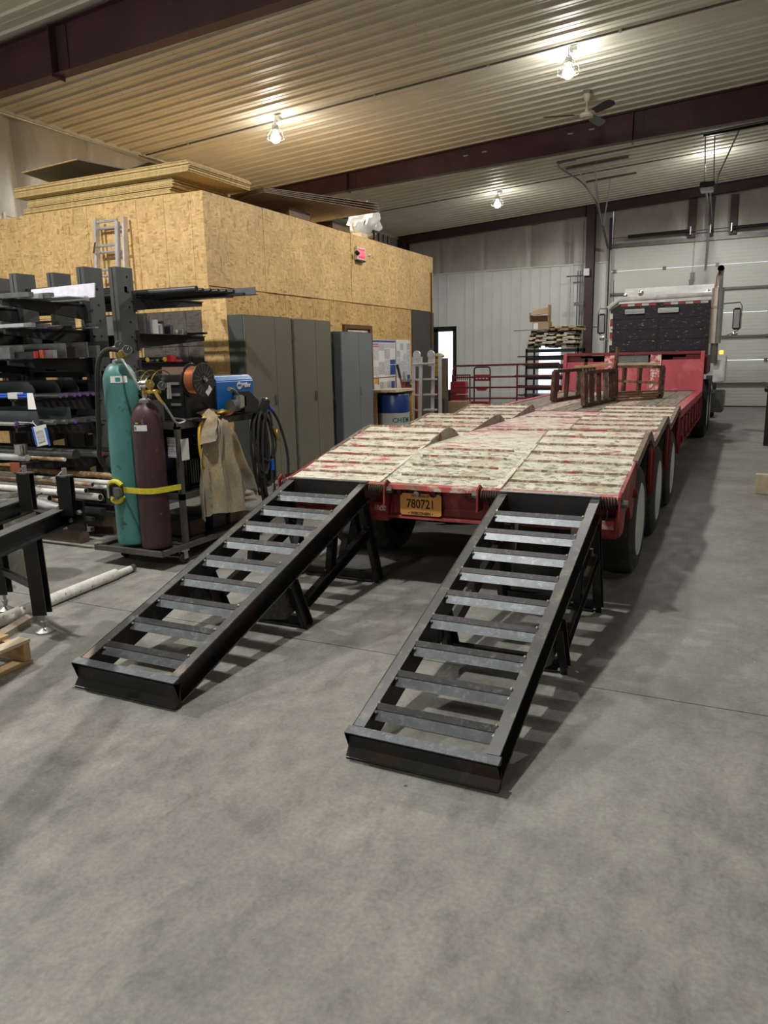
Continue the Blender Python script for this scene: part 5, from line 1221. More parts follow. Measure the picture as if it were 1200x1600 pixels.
cyl_label((-4.17, 4.455), .118, 1.09, 1.135, -1.75, -.85, 'white', rc)
cyl_label((-4.17, 4.455), .118, 1.10, 1.125, -1.70, -1.55, 'inkteal', rc, 'label_logo', .003)
cyl_label((-4.17, 4.455), .118, 1.145, 1.155, -1.6, -1.4, 'yellow2', rc, 'label_strip')
def gauge(c, d, r, face, parent, body='chrome'):
    d = V(d).normalized(); c = V(c)
    g = part('gauge', MB().tube([c-d*.02, c-d*.018, c+d*.012, c+d*.014], [r*.7, r, r, r*.93], 20), body, parent, smooth=True)
    part('gauge_face', MB().tube([c+d*.0145, c+d*.016], [r*.84, r*.84], 20), face, g, smooth=True)
    part('needle', MB().beam(c+d*.017, c+d*.017+V((r*.3, r*.1, r*.5)), .003, .002), 'ink' if face == 'white' else 'white', g)
    return g
cd = V((.62, -.74, .1))
rg = thing('gas_regulator', 'brass regulator with two black faced gauges on the green cylinder', 'regulator', (-4.32, 4.42, 1.67))
part('body', MB().tube([(-4.40, 4.46, 1.675), (-4.33, 4.43, 1.675), (-4.28, 4.40, 1.675)], [.014, .024, .018], 12), 'brass', rg, smooth=True)
part('knob', MB().tube([V((-4.31, 4.41, 1.665)), V((-4.31, 4.41, 1.665))+cd*.045, V((-4.31, 4.41, 1.665))+cd*.06], [.034, .034, .026], 10), 'brass', rg)
gauge((-4.345, 4.42, 1.735), cd, .036, 'glass', rg); gauge((-4.245, 4.39, 1.70), (.75, -.6, 0), .036, 'glass', rg)
hs = solo('gas_hose', MB().tube(smoothline([(-4.34, 4.40, 1.70), (-4.40, 4.33, 1.70), (-4.46, 4.30, 1.60), (-4.53, 4.33, 1.35), (-4.61, 4.38, 1.02), (-4.66, 4.42, .84), (-4.64, 4.52, .72), (-4.60, 4.68, .64)]), .019, 10), 'rubber', 'thick black hose looping down outside the green cylinder', 'hose', smooth=True)
solo('gas_hose', MB().tube(smoothline([(-4.30, 4.38, 1.64), (-4.22, 4.33, 1.60), (-4.15, 4.34, 1.48), (-4.12, 4.36, 1.40)]), .009, 8), 'galv', 'grey hose between the two cylinder regulators', 'hose', smooth=True)
rg2 = thing('gas_regulator', 'brass and chrome regulator on the maroon cylinder', 'regulator', (-4.1, 4.42, 1.40))
part('body', MB().tube([(-4.16, 4.45, 1.385), (-4.06, 4.42, 1.385), (-3.98, 4.42, 1.385)], [.010, .018, .014], 12), 'brass', rg2, smooth=True)
gauge((-4.04, 4.38, 1.44), cd, .034, 'brass', rg2, 'brass'); gauge((-3.96, 4.42, 1.43), (.7, -.7, 0), .032, 'glass', rg2)
part('outlet', MB().tube([(-4.0, 4.39, 1.38), (-3.965, 4.39, 1.33), (-3.94, 4.40, 1.295)], [.014, .013, .009], 8), 'brass', rg2, smooth=True)
part('flow_tube', MB().tube([(-3.93, 4.46, 1.33), (-3.93, 4.46, 1.45)], .018, 10), 'chrome', rg2, smooth=True)
solo('gas_hose', MB().tube(smoothline([(-3.94, 4.40, 1.30), (-3.92, 4.44, 1.22), (-3.93, 4.52, 1.14), (-4.0, 4.7, 1.145), (-4.2, 4.8, 1.15)]), .009, 8), 'galv', 'grey hose running from the maroon cylinder regulator onto the cart', 'hose', smooth=True)
# strap
def hull_strap(z, h, r_add=.004):
    pts = []
    c1, r1, c2, r2 = (-4.43, 4.475), .132+r_add, (-4.17, 4.455), .122+r_add
    for k in range(9): a = PI*1.0 + (PI*.5-.06)*k/8; pts.append((c1[0]+r1*math.cos(a), c1[1]+r1*math.sin(a)))
    for k in range(9): a = PI*1.5 + 1.35*k/8; pts.append((c2[0]+r2*math.cos(a), c2[1]+r2*math.sin(a)))
    pts.append((-4.01, 4.60))
    vs = []
    for (x, y) in pts:
        n = V((x+4.3, y-4.47, 0)).normalized()*.003
        vs += [(x, y, z-h/2), (x, y, z+h/2), (x+n.x, y+n.y, z+h/2), (x+n.x, y+n.y, z-h/2)]
    fs = [(0,1,2,3)] + [(4*i+a, 4*i+(a+1) % 4, 4*i+4+(a+1) % 4, 4*i+4+a) for i in range(len(pts)-1) for a in range(4)]
    return MB().add(vs, fs)
sp = thing('ratchet_strap', 'yellow ratchet strap binding both cylinders to the cart post', 'strap', (-4.4, 4.33, .6))
part('webbing', hull_strap(.625, .045), 'yellow', sp)
part('bunched_webbing', MB().tube(smoothline([(-4.53, 4.385, .60), (-4.50, 4.34, .665), (-4.42, 4.325, .69), (-4.36, 4.325, .66)]), [.02]*19, 8), 'yellow', sp, smooth=True)
part('bunched_webbing', MB().tube(smoothline([(-4.52, 4.38, .58), (-4.48, 4.34, .53), (-4.40, 4.325, .53), (-4.36, 4.33, .575)]), [.018]*19, 8), 'yellow', sp, smooth=True)
rt = part('ratchet', MB().box(-4.50, -4.35, 4.30, 4.33, .57, .655), 'black', sp, bevel=.006)
part('ratchet_handle', MB().box(-4.41, -4.335, 4.27, 4.305, .575, .65), 'galv_dark', rt, bevel=.006)
part('spool_pin', MB().tube([(-4.47, 4.29, .56), (-4.47, 4.29, .66)], .012, 8), 'chrome', rt, smooth=True)
# machines on the cart
wd = thing('welding_machine', 'blue welding machine with white logo at the rear of the cart', 'welder', (-4.25, 5.45, 1.13))
part('case', MB().prism([(-4.38, 1.16), (-4.06, 1.16), (-4.06, 1.43), (-4.10, 1.475), (-4.34, 1.475), (-4.38, 1.43)], 5.20, 5.74, 'y'), 'blue', wd, bevel=.008)
part('top_patch', MB().box(-4.32, -4.12, 5.28, 5.66, 1.476, 1.479), 'wood_dark', wd)
fp = part('front_panel', MB().box(-4.375, -4.065, 5.185, 5.20, 1.165, 1.45), 'blackplastic', wd)
for k in range(4): part('louver', MB().box(-4.35, -4.09, 5.178, 5.186, 1.38+k*.016, 1.387+k*.016), 'black', fp)
part('socket', MB().lathe((-4.12, 5.185, 1.27), [(0, -.02), (.016, -.02), (.02, 0)], 12, 'y'), 'brass', fp)
part('badge', MB().box(-4.22, -4.14, 5.18, 5.186, 1.31, 1.325), 'white', fp)
for k in range(4): part('foot', MB().box(-4.36+.25*(k % 2), -4.33+.25*(k % 2), 5.25+.4*(k//2), 5.29+.4*(k//2), 1.13, 1.16), 'rubber', wd)
lg = part('logo_disc', MB().lathe((-4.058, 5.52, 1.385), [(0, 0), (.034, 0), (.034, .002), (0, .002)], 20, 'x'), 'white', wd)
text('logo_mark', 'ITW', .026, (-4.055, 5.52, 1.385), (0, 1, 0), (0, 0, 1), 'inkblue', lg, bold=.001)
text('logo_lettering', 'Miller', .058, (-4.057, 5.625, 1.385), (0, 1, 0), (0, 0, 1), 'white', wd, bold=.0015)
wf_ = thing('wire_feeder', 'black wire feeder box with a big spool of copper wire', 'wire feeder', (-4.25, 4.95, 1.13))
part('case', MB().prism([(-4.46, 1.135), (-4.10, 1.135), (-4.10, 1.50), (-4.40, 1.50), (-4.46, 1.44)], 4.80, 5.14, 'y'), 'blackplastic', wf_, bevel=.008)
part('base_pan', MB().box(-4.50, -3.94, 4.76, 5.16, 1.13, 1.15), 'black', wf_)
for z in (1.25, 1.33, 1.42): part('latch', MB().box(-4.24, -4.14, 4.79, 4.80, z, z+.02), 'galv', wf_)
part('spool_guard', MB().box(-4.10, -4.085, 4.80, 5.14, 1.135, 1.34), 'blackplastic', wf_)
SC = (-4.0, 4.86, 1.455)
sr = part('spool_flange', MB().lathe((SC[0]+.055, SC[1], SC[2]), [(.045, -.004), (.135, -.004), (.138, 0), (.135, .006), (.045, .006)], 36, 'x'), 'blackplastic', wf_, smooth=True)
for k in range(18):
    a = 2*PI*k/18
    part('flange_rib', MB().beam((SC[0]+.062, SC[1]+.055*math.cos(a), SC[2]+.055*math.sin(a)), (SC[0]+.062, SC[1]+.132*math.cos(a), SC[2]+.132*math.sin(a)), .002, .003), 'galv_dark', sr)
part('spool_flange', MB().lathe((SC[0]-.065, SC[1], SC[2]), [(.045, -.004), (.135, -.004), (.138, 0), (.135, .006), (.045, .006)], 36, 'x'), 'blackplastic', wf_, smooth=True)
cw = MB(); prr = []
for k in range(22): prr += [(.108, -.058+k*.005), (.111, -.0555+k*.005)]
part('copper_wire', cw.lathe(SC, [(.04, -.058)] + prr + [(.04, .052)], 36, 'x'), 'copper', wf_, smooth=True)
part('hub', MB().lathe(SC, [(.0, -.08), (.046, -.08), (.046, .05), (.03, .062), (.018, .066), (.018, .085), (0, .088)], 20, 'x'), 'black', wf_, smooth=True)
part('spindle_nut', MB().lathe((SC[0]+.07, SC[1], SC[2]), [(.0, 0), (.02, 0), (.022, .012), (.012, .02), (0, .022)], 6, 'x'), 'chrome', wf_)
part('spool_label', MB().beam((SC[0]+.064, SC[1]+.02, SC[2]-.115), (SC[0]+.064, SC[1]+.075, SC[2]-.06), .045, .002, up=(1, 0, 0)), 'white', wf_)
ws = thing('wire_spool', 'silver wire spool in a brass wire cage behind the maroon cylinder', 'wire spool', (-4.36, 4.72, 1.13))
part('spool', MB().lathe((-4.36, 4.72, 1.40), [(.0, -.05), (.105, -.05), (.108, -.045), (.085, -.04), (.085, .04), (.108, .045), (.105, .05), (0, .05)], 28, 'x'), 'chrome', ws, smooth=True)
part('spool_core', MB().lathe((-4.36, 4.72, 1.40), [(.0, .051), (.07, .051), (.07, .054), (0, .054)], 24, 'x'), 'black', ws)
for x in (-4.44, -4.33, -4.22): part('cage_wire', MB().tube(arc((x, 4.72, 1.40), .14, 0, PI, 14, 'yz'), .004, 5), 'brass', ws, smooth=True)
part('stand', MB().box(-4.44, -4.28, 4.66, 4.78, 1.13, 1.30), 'galv_dark', ws)
solo('cardboard_box', MB().box(-4.62, -4.20, 5.174, 5.182, 1.135, 1.56), 'cardboard2', 'brown board upright between the wire feeder and blue machine', 'board')
wf_.location.y += .032
hd = thing('feed_head', 'dark wire drive head with clamps beside the blue machine', 'wire drive', (-3.98, 5.42, 1.13))
part('case', MB().prism([(5.36, 1.16), (5.56, 1.14), (5.60, 1.24), (5.46, 1.34), (5.36, 1.34)], -4.03, -3.90, 'x'), 'blackplastic', hd, bevel=.008)
part('motor', MB().tube([(-3.96, 5.24, 1.22), (-3.96, 5.36, 1.23)], .055, 16), 'galv_dark', hd, smooth=True)
part('clamp', MB().box(-3.97, -3.90, 5.30, 5.40, 1.20, 1.31), 'galv', hd, bevel=.008)
part('lever', MB().tube([(-3.94, 5.34, 1.31), (-3.93, 5.26, 1.36), (-3.93, 5.20, 1.37)], [.012, .012, .02], 8), 'galv_dark', hd, smooth=True)
part('cable_stub', MB().tube(smoothline([(-3.96, 5.3, 1.18), (-3.95, 5.2, 1.15), (-3.98, 5.1, 1.14)]), .008, 6), 'tool_red', hd, smooth=True)
gn = thing('cable_connector', 'black square cable connector on the hanging gun cable', 'connector', (-3.94, 5.72, 1.1))
part('block', MB().beam((-3.94, 5.64, 1.10), (-3.92, 5.73, 1.25), .06, .06, up=(1, 0, 0)), 'blackplastic', gn, bevel=.005)
part('socket', MB().beam((-3.92, 5.73, 1.25), (-3.919, 5.734, 1.257), .038, .038, up=(1, 0, 0)), 'galv', gn)
part('strain_relief', MB().tube([(-3.93, 5.76, 1.19), (-3.92, 5.82, 1.14)], [.022, .016], 10), 'bluetape', gn, smooth=True)
# hanging cables
cl = MB(); pts = []
for k in range(9*16+1):
    a = 2*PI*k/16; lp = k/16; wv = .5+.5*math.sin(lp*2.1)
    w_ = .085 + .035*math.sin(lp*1.7+1); hh = .34+.09*math.sin(lp*2.9)
    pts.append((-3.93+.03*math.sin(lp*2.3), 5.66+.06*math.sin(lp*1.3)+w_*math.sin(a), 1.15-hh+hh*math.cos(a)))
solo('cable_coil', cl.tube(pts, .0125, 7), 'rubber', 'thick coil of black welding cable hanging from the cart', 'cable', smooth=True)
solo('cable_loop', MB().tube(smoothline([(-3.92, 5.80, 1.16), (-3.9, 5.89, 1.02), (-3.88, 5.97, .75), (-3.88, 5.96, .50), (-3.9, 5.85, .33), (-3.92, 5.74, .31), (-3.93, 5.65, .40)]), .013, 8), 'rubber', 'single loop of black cable swinging wide of the coil', 'cable', smooth=True)
solo('cable_loop', MB().tube(smoothline([(-3.92, 5.50, .9), (-3.9, 5.62, .72), (-3.9, 5.76, .70), (-3.9, 5.82, .85), (-3.92, 5.78, 1.05)]), .008, 7), 'rubber', 'thin black cable sagging across the coil', 'cable', smooth=True)
gcl = thing('ground_clamp', 'small brass ground clamp hanging among the cables', 'clamp', (-3.88, 5.8, .85))
part('jaw', MB().tube(smoothline([(-3.88, 5.75, 1.0), (-3.87, 5.78, .93), (-3.87, 5.80, .88)]), .012, 6), 'brass', gcl, smooth=True)
part('jaw', MB().tube(smoothline([(-3.88, 5.82, .97), (-3.87, 5.80, .90), (-3.87, 5.86, .82)]), .010, 6), 'brass', gcl, smooth=True)
solo('torch_gun', MB().tube([(-3.90, 5.74, .70), (-3.90, 5.745, .60)], .018, 10), 'bluetape', 'blue welding gun grip showing inside the cable coil', 'torch', smooth=True)
# machine on the lower shelf
lw = thing('power_source', 'dark welding power source on the lower cart shelf', 'welder', (-4.3, 4.85, .56))
part('case', MB().box(-4.55, -4.10, 4.68, 5.05, .562, 1.06), 'cabblue', lw, bevel=.01)
part('grille', MB().box(-4.10, -4.095, 4.74, 4.98, .60, .82), 'black', lw)
for k in range(8): part('grille_bar', MB().box(-4.095, -4.092, 4.75+.029*k, 4.755+.029*k, .61, .81), 'galv_dark', lw)
for k in range(5): part('terminal', MB().lathe((-4.098, 4.90+.03*(k % 2), .86+.035*k), [(0, 0), (.006, 0), (.006, .01), (0, .012)], 8, 'x'), 'chrome', lw)
solo('machine_tag', MB().box(-4.004, -4.0, 4.63, 4.72, .83, 1.0), 'white', 'white card tag tied to the cart post', 'tag')
solo('machine_tag', MB().box(-4.10, -4.02, 4.585, 4.589, .86, 1.02), 'print_b', 'narrow printed tag between the post and maroon cylinder', 'tag')
solo('air_hose', MB().tube(smoothline([(-3.97, 4.90, 1.16), (-3.96, 4.82, 1.08), (-3.95, 4.79, .95), (-3.96, 4.82, .80), (-3.98, 4.9, .66)]), .011, 8), 'yellow2b', 'bright yellow hose hanging beside the canvas jacket', 'hose', smooth=True)
for k in range(3): solo('cable_loop', MB().tube(smoothline([(-4.0, 4.72+.03*k, 1.142), (-4.02, 5.0, 1.147), (-4.0, 5.2+.05*k, 1.143), (-4.08, 5.3, 1.145)]), .011, 7), 'rubber', ORD[k]+' black cable from the cart edge lying along the cart table', 'cable', 'cables lying on the cart table', smooth=True)
solo('brass_fittings', MB().tube([(-3.99, 5.08, 1.17), (-3.98, 5.16, 1.18), (-3.98, 5.24, 1.17)], [.02, .026, .016], 8), 'brass', 'brass fittings lying above the canvas jacket', 'fitting', smooth=True)
solo('gun_cable', MB().tube(smoothline([(-4.04, 4.98, 1.27), (-3.98, 4.98, 1.22), (-3.955, 4.94, 1.12), (-3.96, 4.9, 1.05)]), .014, 8), 'rubber', 'dark cable dropping over the cart edge beside the jacket', 'cable', smooth=True)
for k, (y, z) in enumerate(((4.8, .29), (5.1, .30), (5.35, .28))):
    solo('scrap_box', MB().box(-4.6, -4.12, y, y+.2, .158, z), ('wood_dark', 'steeldark', 'cardboard2')[k], ('dark wooden box on the cart base behind the maroon cylinder', 'dark steel box in the middle of the cart base', 'brown box at the rear of the cart base')[k], 'box', bevel=.006)
solo('cart_deck_board', MB().box(-4.66, -4.03, 4.66, 5.86, .152, .157), 'black', 'dark sheet lining the cart base', 'sheet')
# jacket
jk = thing('canvas_jacket', 'dirty tan canvas work jacket hung over the cart rail', 'jacket', (-3.97, 5.1, .3))
def drape(yl, yr, zt_, zb, x, folds, seed, nu=44, nv=36, th=.008):
    q = random.Random(seed); ph = [q.uniform(0, 6) for _ in range(4)]; base = []
    for j in range(nv+1):
        t_ = j/nv
        for i in range(nu+1):
            u = i/nu
            a, b = yl(t_), yr(t_); y = a+(b-a)*u
            d = .034*(.3+t_)*(math.sin(u*folds+ph[0]+t_*1.3)+.5*math.sin(u*folds*2.1+ph[1]-t_*2)) + .006*math.sin(u*31+t_*9+ph[2])
            bul = .05*math.sin(PI*u)*(1-.5*t_)
            z = zt_+(zb(u)-zt_)*t_ + (.03*math.sin(PI*u) if j == 0 else 0)*(1-t_)
            if t_ < .10: d -= (.10-t_)*.9
            base.append((x+bul+d, y+.006*math.sin(t_*14+u*5), z))
    mb = MB(); n = nu+1; N_ = len(base)
    mb.v = base + [(a-th, b, c-.002) for a, b, c in base]
    for j in range(nv):
        for i in range(nu):
            a = j*n+i; mb.f.append((a, a+1, a+n+1, a+n)); mb.f.append((N_+a+n, N_+a+n+1, N_+a+1, N_+a))
    edge = [i for i in range(n)] + [j*n+nu for j in range(1, nv+1)] + [nv*n+i for i in range(nu-1, -1, -1)] + [j*n for j in range(nv-1, 0, -1)]
    for a, b in zip(edge, edge[1:]+edge[:1]): mb.f.append((b, a, N_+a, N_+b))
    return mb
part('body', drape(lambda t: 4.93-.17*min(1, t*2.2), lambda t: 5.14+.27*t**.8, 1.185, lambda u: .33+.02*math.sin(u*7)-.02*(u < .2)+.05*(u > .8), -3.955, 15, 3), 'canvas', jk, smooth=True)
part('sleeve', drape(lambda t: 5.16+.20*t, lambda t: 5.22+.34*t**.9, 1.06, lambda u: .44+.03*u, -3.975, 8, 8, 22, 26), 'canvas', jk, smooth=True)
part('cuff', drape(lambda t: 5.40, lambda t: 5.55-.01*t, .46, lambda u: .34+.04*u, -3.975, 6, 5, 12, 8), 'canvas', jk, smooth=True)
part('collar_flap', drape(lambda t: 4.90-.12*t, lambda t: 5.02-.03*t, 1.19, lambda u: .94+.06*u, -3.935, 5, 6, 16, 14), 'canvas', jk, smooth=True)
for k in range(5): part('snap', MB().lathe((-3.90, 4.82-.002*k, .86-.12*k), [(0, .008), (.006, .008), (.008, 0)], 8, 'x'), 'brass', jk)
# ================================================================ ROLLER STAND, PALLET, FLOOR CLUTTER
sd = thing('roller_stand', 'black steel roller stand with screw topped posts', 'roller stand', (-3.75, 3.0, 0))
def ibeam(mb, p, q, w_, h, t=.008, up=(0,0,1)):
    return mb.prof(p, q, [(-w_/2,-h/2),(w_/2,-h/2),(w_/2,-h/2+t),(t/2,-h/2+t),(t/2,h/2-t),(w_/2,h/2-t),(w_/2,h/2),(-w_/2,h/2),(-w_/2,h/2-t),(-t/2,h/2-t),(-t/2,-h/2+t),(-w_/2,-h/2+t)], up)
d_ = V((.38, -.92, 0)).normalized(); s_ = V((-.95, .31, 0)).normalized()
A0 = V((-3.50, 3.02, 0)); B0 = A0 + s_*.55
for k, P0 in enumerate((A0, B0)):
    a = P0 + V((0, 0, .745)) - d_*.12; b = P0 + V((0, 0, .745)) + d_*1.6
    part('side_rail', ibeam(MB(), a, b, .075, .10), 'blackst', sd)
    part('rail_edge', MB().beam(a+V((0,0,.051)), b+V((0,0,.051)), .075, .002), 'galv_dark', sd)
    for q in (0,):
        L0 = V((-3.755, 2.99, 0)) if k == 0 else V((-3.755, 2.99, 0))+s_*.62
        part('leg', ibeam(MB(), L0+V((0,0,.12)), L0+V((-.02,.0,.70)), .085, .075, up=(d_.x, d_.y, 0)), 'blackst', sd)
        ft = part('leveling_foot', MB().lathe(L0, [(.0, 0), (.052, 0), (.052, .012), (.02, .03), (.014, .035), (.014, .06), (.02, .062), (.02, .075), (.011, .077), (.011, .14), (0, .14)], 16), 'galv', sd, smooth=True)
    part('leg', ibeam(MB(), L0+d_*1.5+V((0,0,.0)), L0+d_*1.5+V((0,0,.70)), .085, .075, up=(d_.x, d_.y, 0)), 'blackst', sd)
L0 = V((-3.755, 2.99, 0))
for z in (.28, .52): part('brace', MB().beam(L0+V((0,0,z)), L0+s_*.62+V((0,0,z)), .03, .04), 'blackst', sd)
for (P0, zz) in ((V((-3.765, 2.99, 0)), .985), (V((-3.43, 2.98, 0)), .985)):
    po = part('upright_post', ibeam(MB(), P0+V((0,0,.76)), P0+V((0,0,zz)), .075, .06, up=(d_.x, d_.y, 0)), 'blackst', sd)
    part('post_cap', MB().box(P0.x-.035, P0.x+.035, P0.y-.035, P0.y+.035, zz-.004, zz+.004), 'galv_dark', po)
    part('screw', MB().tube([P0+V((0,0,zz)), P0+V((0,0,zz+.045))], .013, 8), 'galv', po, smooth=True)
    e = V((.03, -.05, -.005)) if P0.x < -3.6 else V((-.10, .0, -.075))
    part('tommy_bar', MB().tube([P0+V((0,0,zz+.035)), P0+V((0,0,zz+.035))+e], .006, 6), 'chrome', po, smooth=True)
part('roller', MB().tube([A0+V((0,0,.76))-s_*-.05+d_*.0, B0+V((0,0,.76))-s_*.06], .042, 18), 'galv', sd, smooth=True)
part('end_plate', MB().box(-3.50, -3.36, 3.02, 3.035, .66, .84), 'blackst', sd)
for (x, z) in ((-3.46, .80), (-3.46, .72), (-3.385, .77)): part('bolt', MB().lathe((x, 3.02, z), [(0, -.02), (.012, -.02), (.016, 0)], 6, 'y'), 'galv', sd)
def pallet2():
    t = thing('wooden_pallet', 'new yellow wooden pallet on the floor cut by the frame edge', 'pallet', (-3.8, 2.4, 0), 'floor pallet')
    P = V((-3.50, 2.62, 0)); u = V((-.93, .25, 0)).normalized(); w_ = V((-.35, -.95, 0)).normalized()
    u = V((-1, -.03, 0)).normalized(); w_ = V((.03, -1, 0)).normalized()
    P = V((-3.43, 2.635, 0))
    for k in range(3):
        a = P + w_*(.03+.32*k)
        part('stringer', MB().beam(a+V((0,0,.07)), a+u*1.1+V((0,0,.07)), .04, .095), 'wood', t)
    for k in range(7):
        a = P + u*(.045+.165*k)
        part('deck_board', MB().beam(a+V((0,0,.128)), a+w_*.70+V((0,0,.128)), .09 if k else .085, .018), 'wood' if k % 3 else 'wood_pale', t)
        if k in (0, 3, 6): part('bottom_board', MB().beam(a+V((0,0,.011)), a+w_*.70+V((0,0,.011)), .09, .018), 'wood', t)
    return t
pallet2()
pp = thing('pvc_pipe', 'white scuffed plastic pipe lying on the floor behind the roller stand', 'pipe', (-4.15, 3.6, 0))
part('outer_pipe', MB().tube([(-4.20, 4.02, .04), (-4.09, 2.78, .04)], .04, 16), 'bar_white', pp, smooth=True)
part('inner_pipe', MB().tube([(-4.225, 4.22, .03), (-4.19, 4.0, .035)], .026, 14), 'bar_white', pp, smooth=True)
part('pipe_end', MB().tube([(-4.227, 4.235, .03), (-4.222, 4.19, .03)], .028, 14), 'galv_dark', pp, smooth=True)
solo('timber_offcut', MB().beam((-4.02, 3.12, .02), (-3.88, 2.72, .02), .07, .04), 'wood_grey', 'greyish timber strip on the floor beside the plastic pipe', 'board')
def bucket(x, y, r, h, label):
    solo('splashed_drum', MB().lathe((x, y, 0), [(r*.93, 0), (r*.95, .01), (r, h*.9), (r*1.03, h*.93), (r*1.0, h), (r*.9, h), (r*.85, h*.5), (0, h*.5)], 28), 'bucket', label, 'drum', smooth=True)
bucket(-5.06, 3.86, .17, .62, 'paint splashed grey drum under the roller stand')
bucket(-4.95, 3.5, .10, .25, 'small grey bucket at the frame edge below the splashed drum')
for k in range(42):
    pass
mb = MB(); R2 = random.Random(5)
for k in range(260):
    x, y = R2.uniform(-4.6, 1.2), R2.uniform(.6, 9)
    if -3.0 < x < -.7 and y > 2.4: continue
    s2 = R2.uniform(.002, .006); a = R2.uniform(0, 6)
    mb.add([(x, y, .0005), (x+s2*math.cos(a), y+s2*math.sin(a), .0005), (x-s2*math.sin(a), y+s2*math.cos(a), .0005), (x, y, s2*.6)], [(0,1,3), (1,2,3), (2,0,3)])
solo('floor_grit', mb, 'white', 'tiny pale specks of grit scattered over the concrete floor', 'grit', kind='stuff')
solo('floor_stain', MB().lathe((-1.42, 2.78, 0), [(.0, .0006), (.035, .0006), (.03, .0012), (0, .0012)], 9), 'wood_dark', 'small dark oil spot on the floor beside the nearest ramp', 'spot')
# ================================================================ CEILING FIXTURES
def high_bay(x, y, label):
    z = ceil_z(x)
    t = thing('high_bay_lamp', label, 'ceiling lamp', (x, y, z-.03), 'high bay lamps')
    part('junction_box', MB().box(x+.02, x+.12, y-.05, y+.05, z-.09, z-.03), 'galv', t, bevel=.006)
    part('hook_rod', MB().tube([(x, y, z-.03), (x, y, z-.16)], .006, 6), 'galv_dark', t)
    part('socket_housing', MB().lathe((x, y, z-.26), [(.03, 0), (.055, .02), (.055, .09), (.03, .12), (0, .12)], 18), 'galv', t, smooth=True)
    for k in range(6):
        a = k*PI/3
        part('guard_wire', MB().tube([(x+.05*math.cos(a), y+.05*math.sin(a), z-.19), (x+.15*math.cos(a), y+.15*math.sin(a), z-.30), (x+.155*math.cos(a), y+.155*math.sin(a), z-.37)], .003, 5), 'galv_dark', t)
    part('guard_ring', MB().tube([(x+.155*math.cos(k*PI/10), y+.155*math.sin(k*PI/10), z-.37) for k in range(21)], .003, 5), 'galv_dark', t)
    part('bulb', MB().lathe((x, y, z-.44), [(.0, 0), (.04, .006), (.07, .028), (.082, .065), (.075, .105), (.045, .15), (.03, .175), (0, .176)], 20), 'bulb', t, smooth=True)
    return t
high_bay(*LAMPS[0], 'lit caged lamp over the chipboard office, where the ceiling looks yellowest')
high_bay(*LAMPS[1], 'brightest lit lamp beside the ceiling fan')
high_bay(*LAMPS[2], 'lit lamp in the farthest ceiling bay')
def conduit(y, x0, x1, lb):
    t = thing('ceiling_conduit', lb, 'conduit', (x0, y, ceil_z(x0)-.04), 'ceiling conduits')
    part('pipe', MB().tube([(x0, y, ceil_z(x0)-.045), (x1, y, ceil_z(x1)-.045)], .014, 8), 'galv_dark', t, smooth=True)
    x = x0+1.0
    while x < x1:
        part('strap_clip', MB().box(x, x+.04, y-.03, y+.03, ceil_z(x)-.062, ceil_z(x)-.028), 'galv', t); x += 1.9
    return t
conduit(11.8, -10.5, 6, 'thin conduit crossing the ceiling between the two nearest visible lamps')
conduit(19.55, -10.5, 6, 'thin conduit crossing the farthest ceiling bay')
cr = thing('cable_bundle', 'loop of loose cables where the conduit meets the side wall', 'cable', (-10.3, 11.9, 5.2))
for k in range(3): part('cable', MB().tube(smoothline([(-10.5, 11.8-.1*k, 5.40), (-10.3, 12.0, 5.36-.03*k), (-10.25, 12.4+.1*k, 5.25), (-10.3, 12.9, 5.05)]), .012, 6), 'galv_dark' if k else 'white', cr, smooth=True)
fx, fy = -2.72, 13.9; fz = 5.52
fn = thing('ceiling_fan', 'cream ceiling fan with three dark blades', 'ceiling fan', (fx, fy, fz))
part('mount_box', MB().box(fx-.06, fx+.06, fy-.06, fy+.06, ceil_z(fx)-.09, ceil_z(fx)-.03), 'galv_dark', fn)
part('canopy', MB().lathe((fx, fy, ceil_z(fx)-.21), [(.02, 0), (.035, .01), (.065, .10), (.07, .12), (0, .12)], 20), 'cream', fn, smooth=True)
part('down_rod', MB().tube([(fx, fy, fz+.06), (fx, fy, ceil_z(fx)-.2)], .012, 10), 'cream', fn, smooth=True)
part('motor', MB().lathe((fx, fy, fz), [(.0, -.02), (.09, -.015), (.115, .01), (.115, .035), (.09, .06), (.03, .075), (.03, .12), (0, .12)], 28), 'cream', fn, smooth=True)
for k, a in enumerate((math.radians(197), math.radians(77), math.radians(-43))):
    c, s_ = math.cos(a), math.sin(a)
    def L(u, v_, w_): return (fx+c*u-s_*v_, fy+s_*u+c*v_, fz+.03+w_)
    br = part('blade_iron', MB().add([L(.10, -.03, 0), L(.10, .03, 0), L(.22, .04, 0), L(.22, -.04, 0), L(.10, -.03, .006), L(.10, .03, .006), L(.22, .04, .006), L(.22, -.04, .006)], [(0,1,2,3),(7,6,5,4),(0,4,5,1),(1,5,6,2),(2,6,7,3),(3,7,4,0)]), 'cream', fn)
    out = [(.20, -.055), (.55, -.075), (.68, -.06), (.72, 0), (.68, .06), (.55, .075), (.20, .055)]
    vs = [L(u, v_, -v_*.45) for u, v_ in out] + [L(u, v_, -v_*.45+.006) for u, v_ in out]; m = 7
    part('blade', MB().add(vs, [tuple(range(m)), tuple(range(2*m-1, m-1, -1))] + [(i, (i+1) % m, (i+1) % m+m, i+m) for i in range(m)]), 'blackplastic', fn)
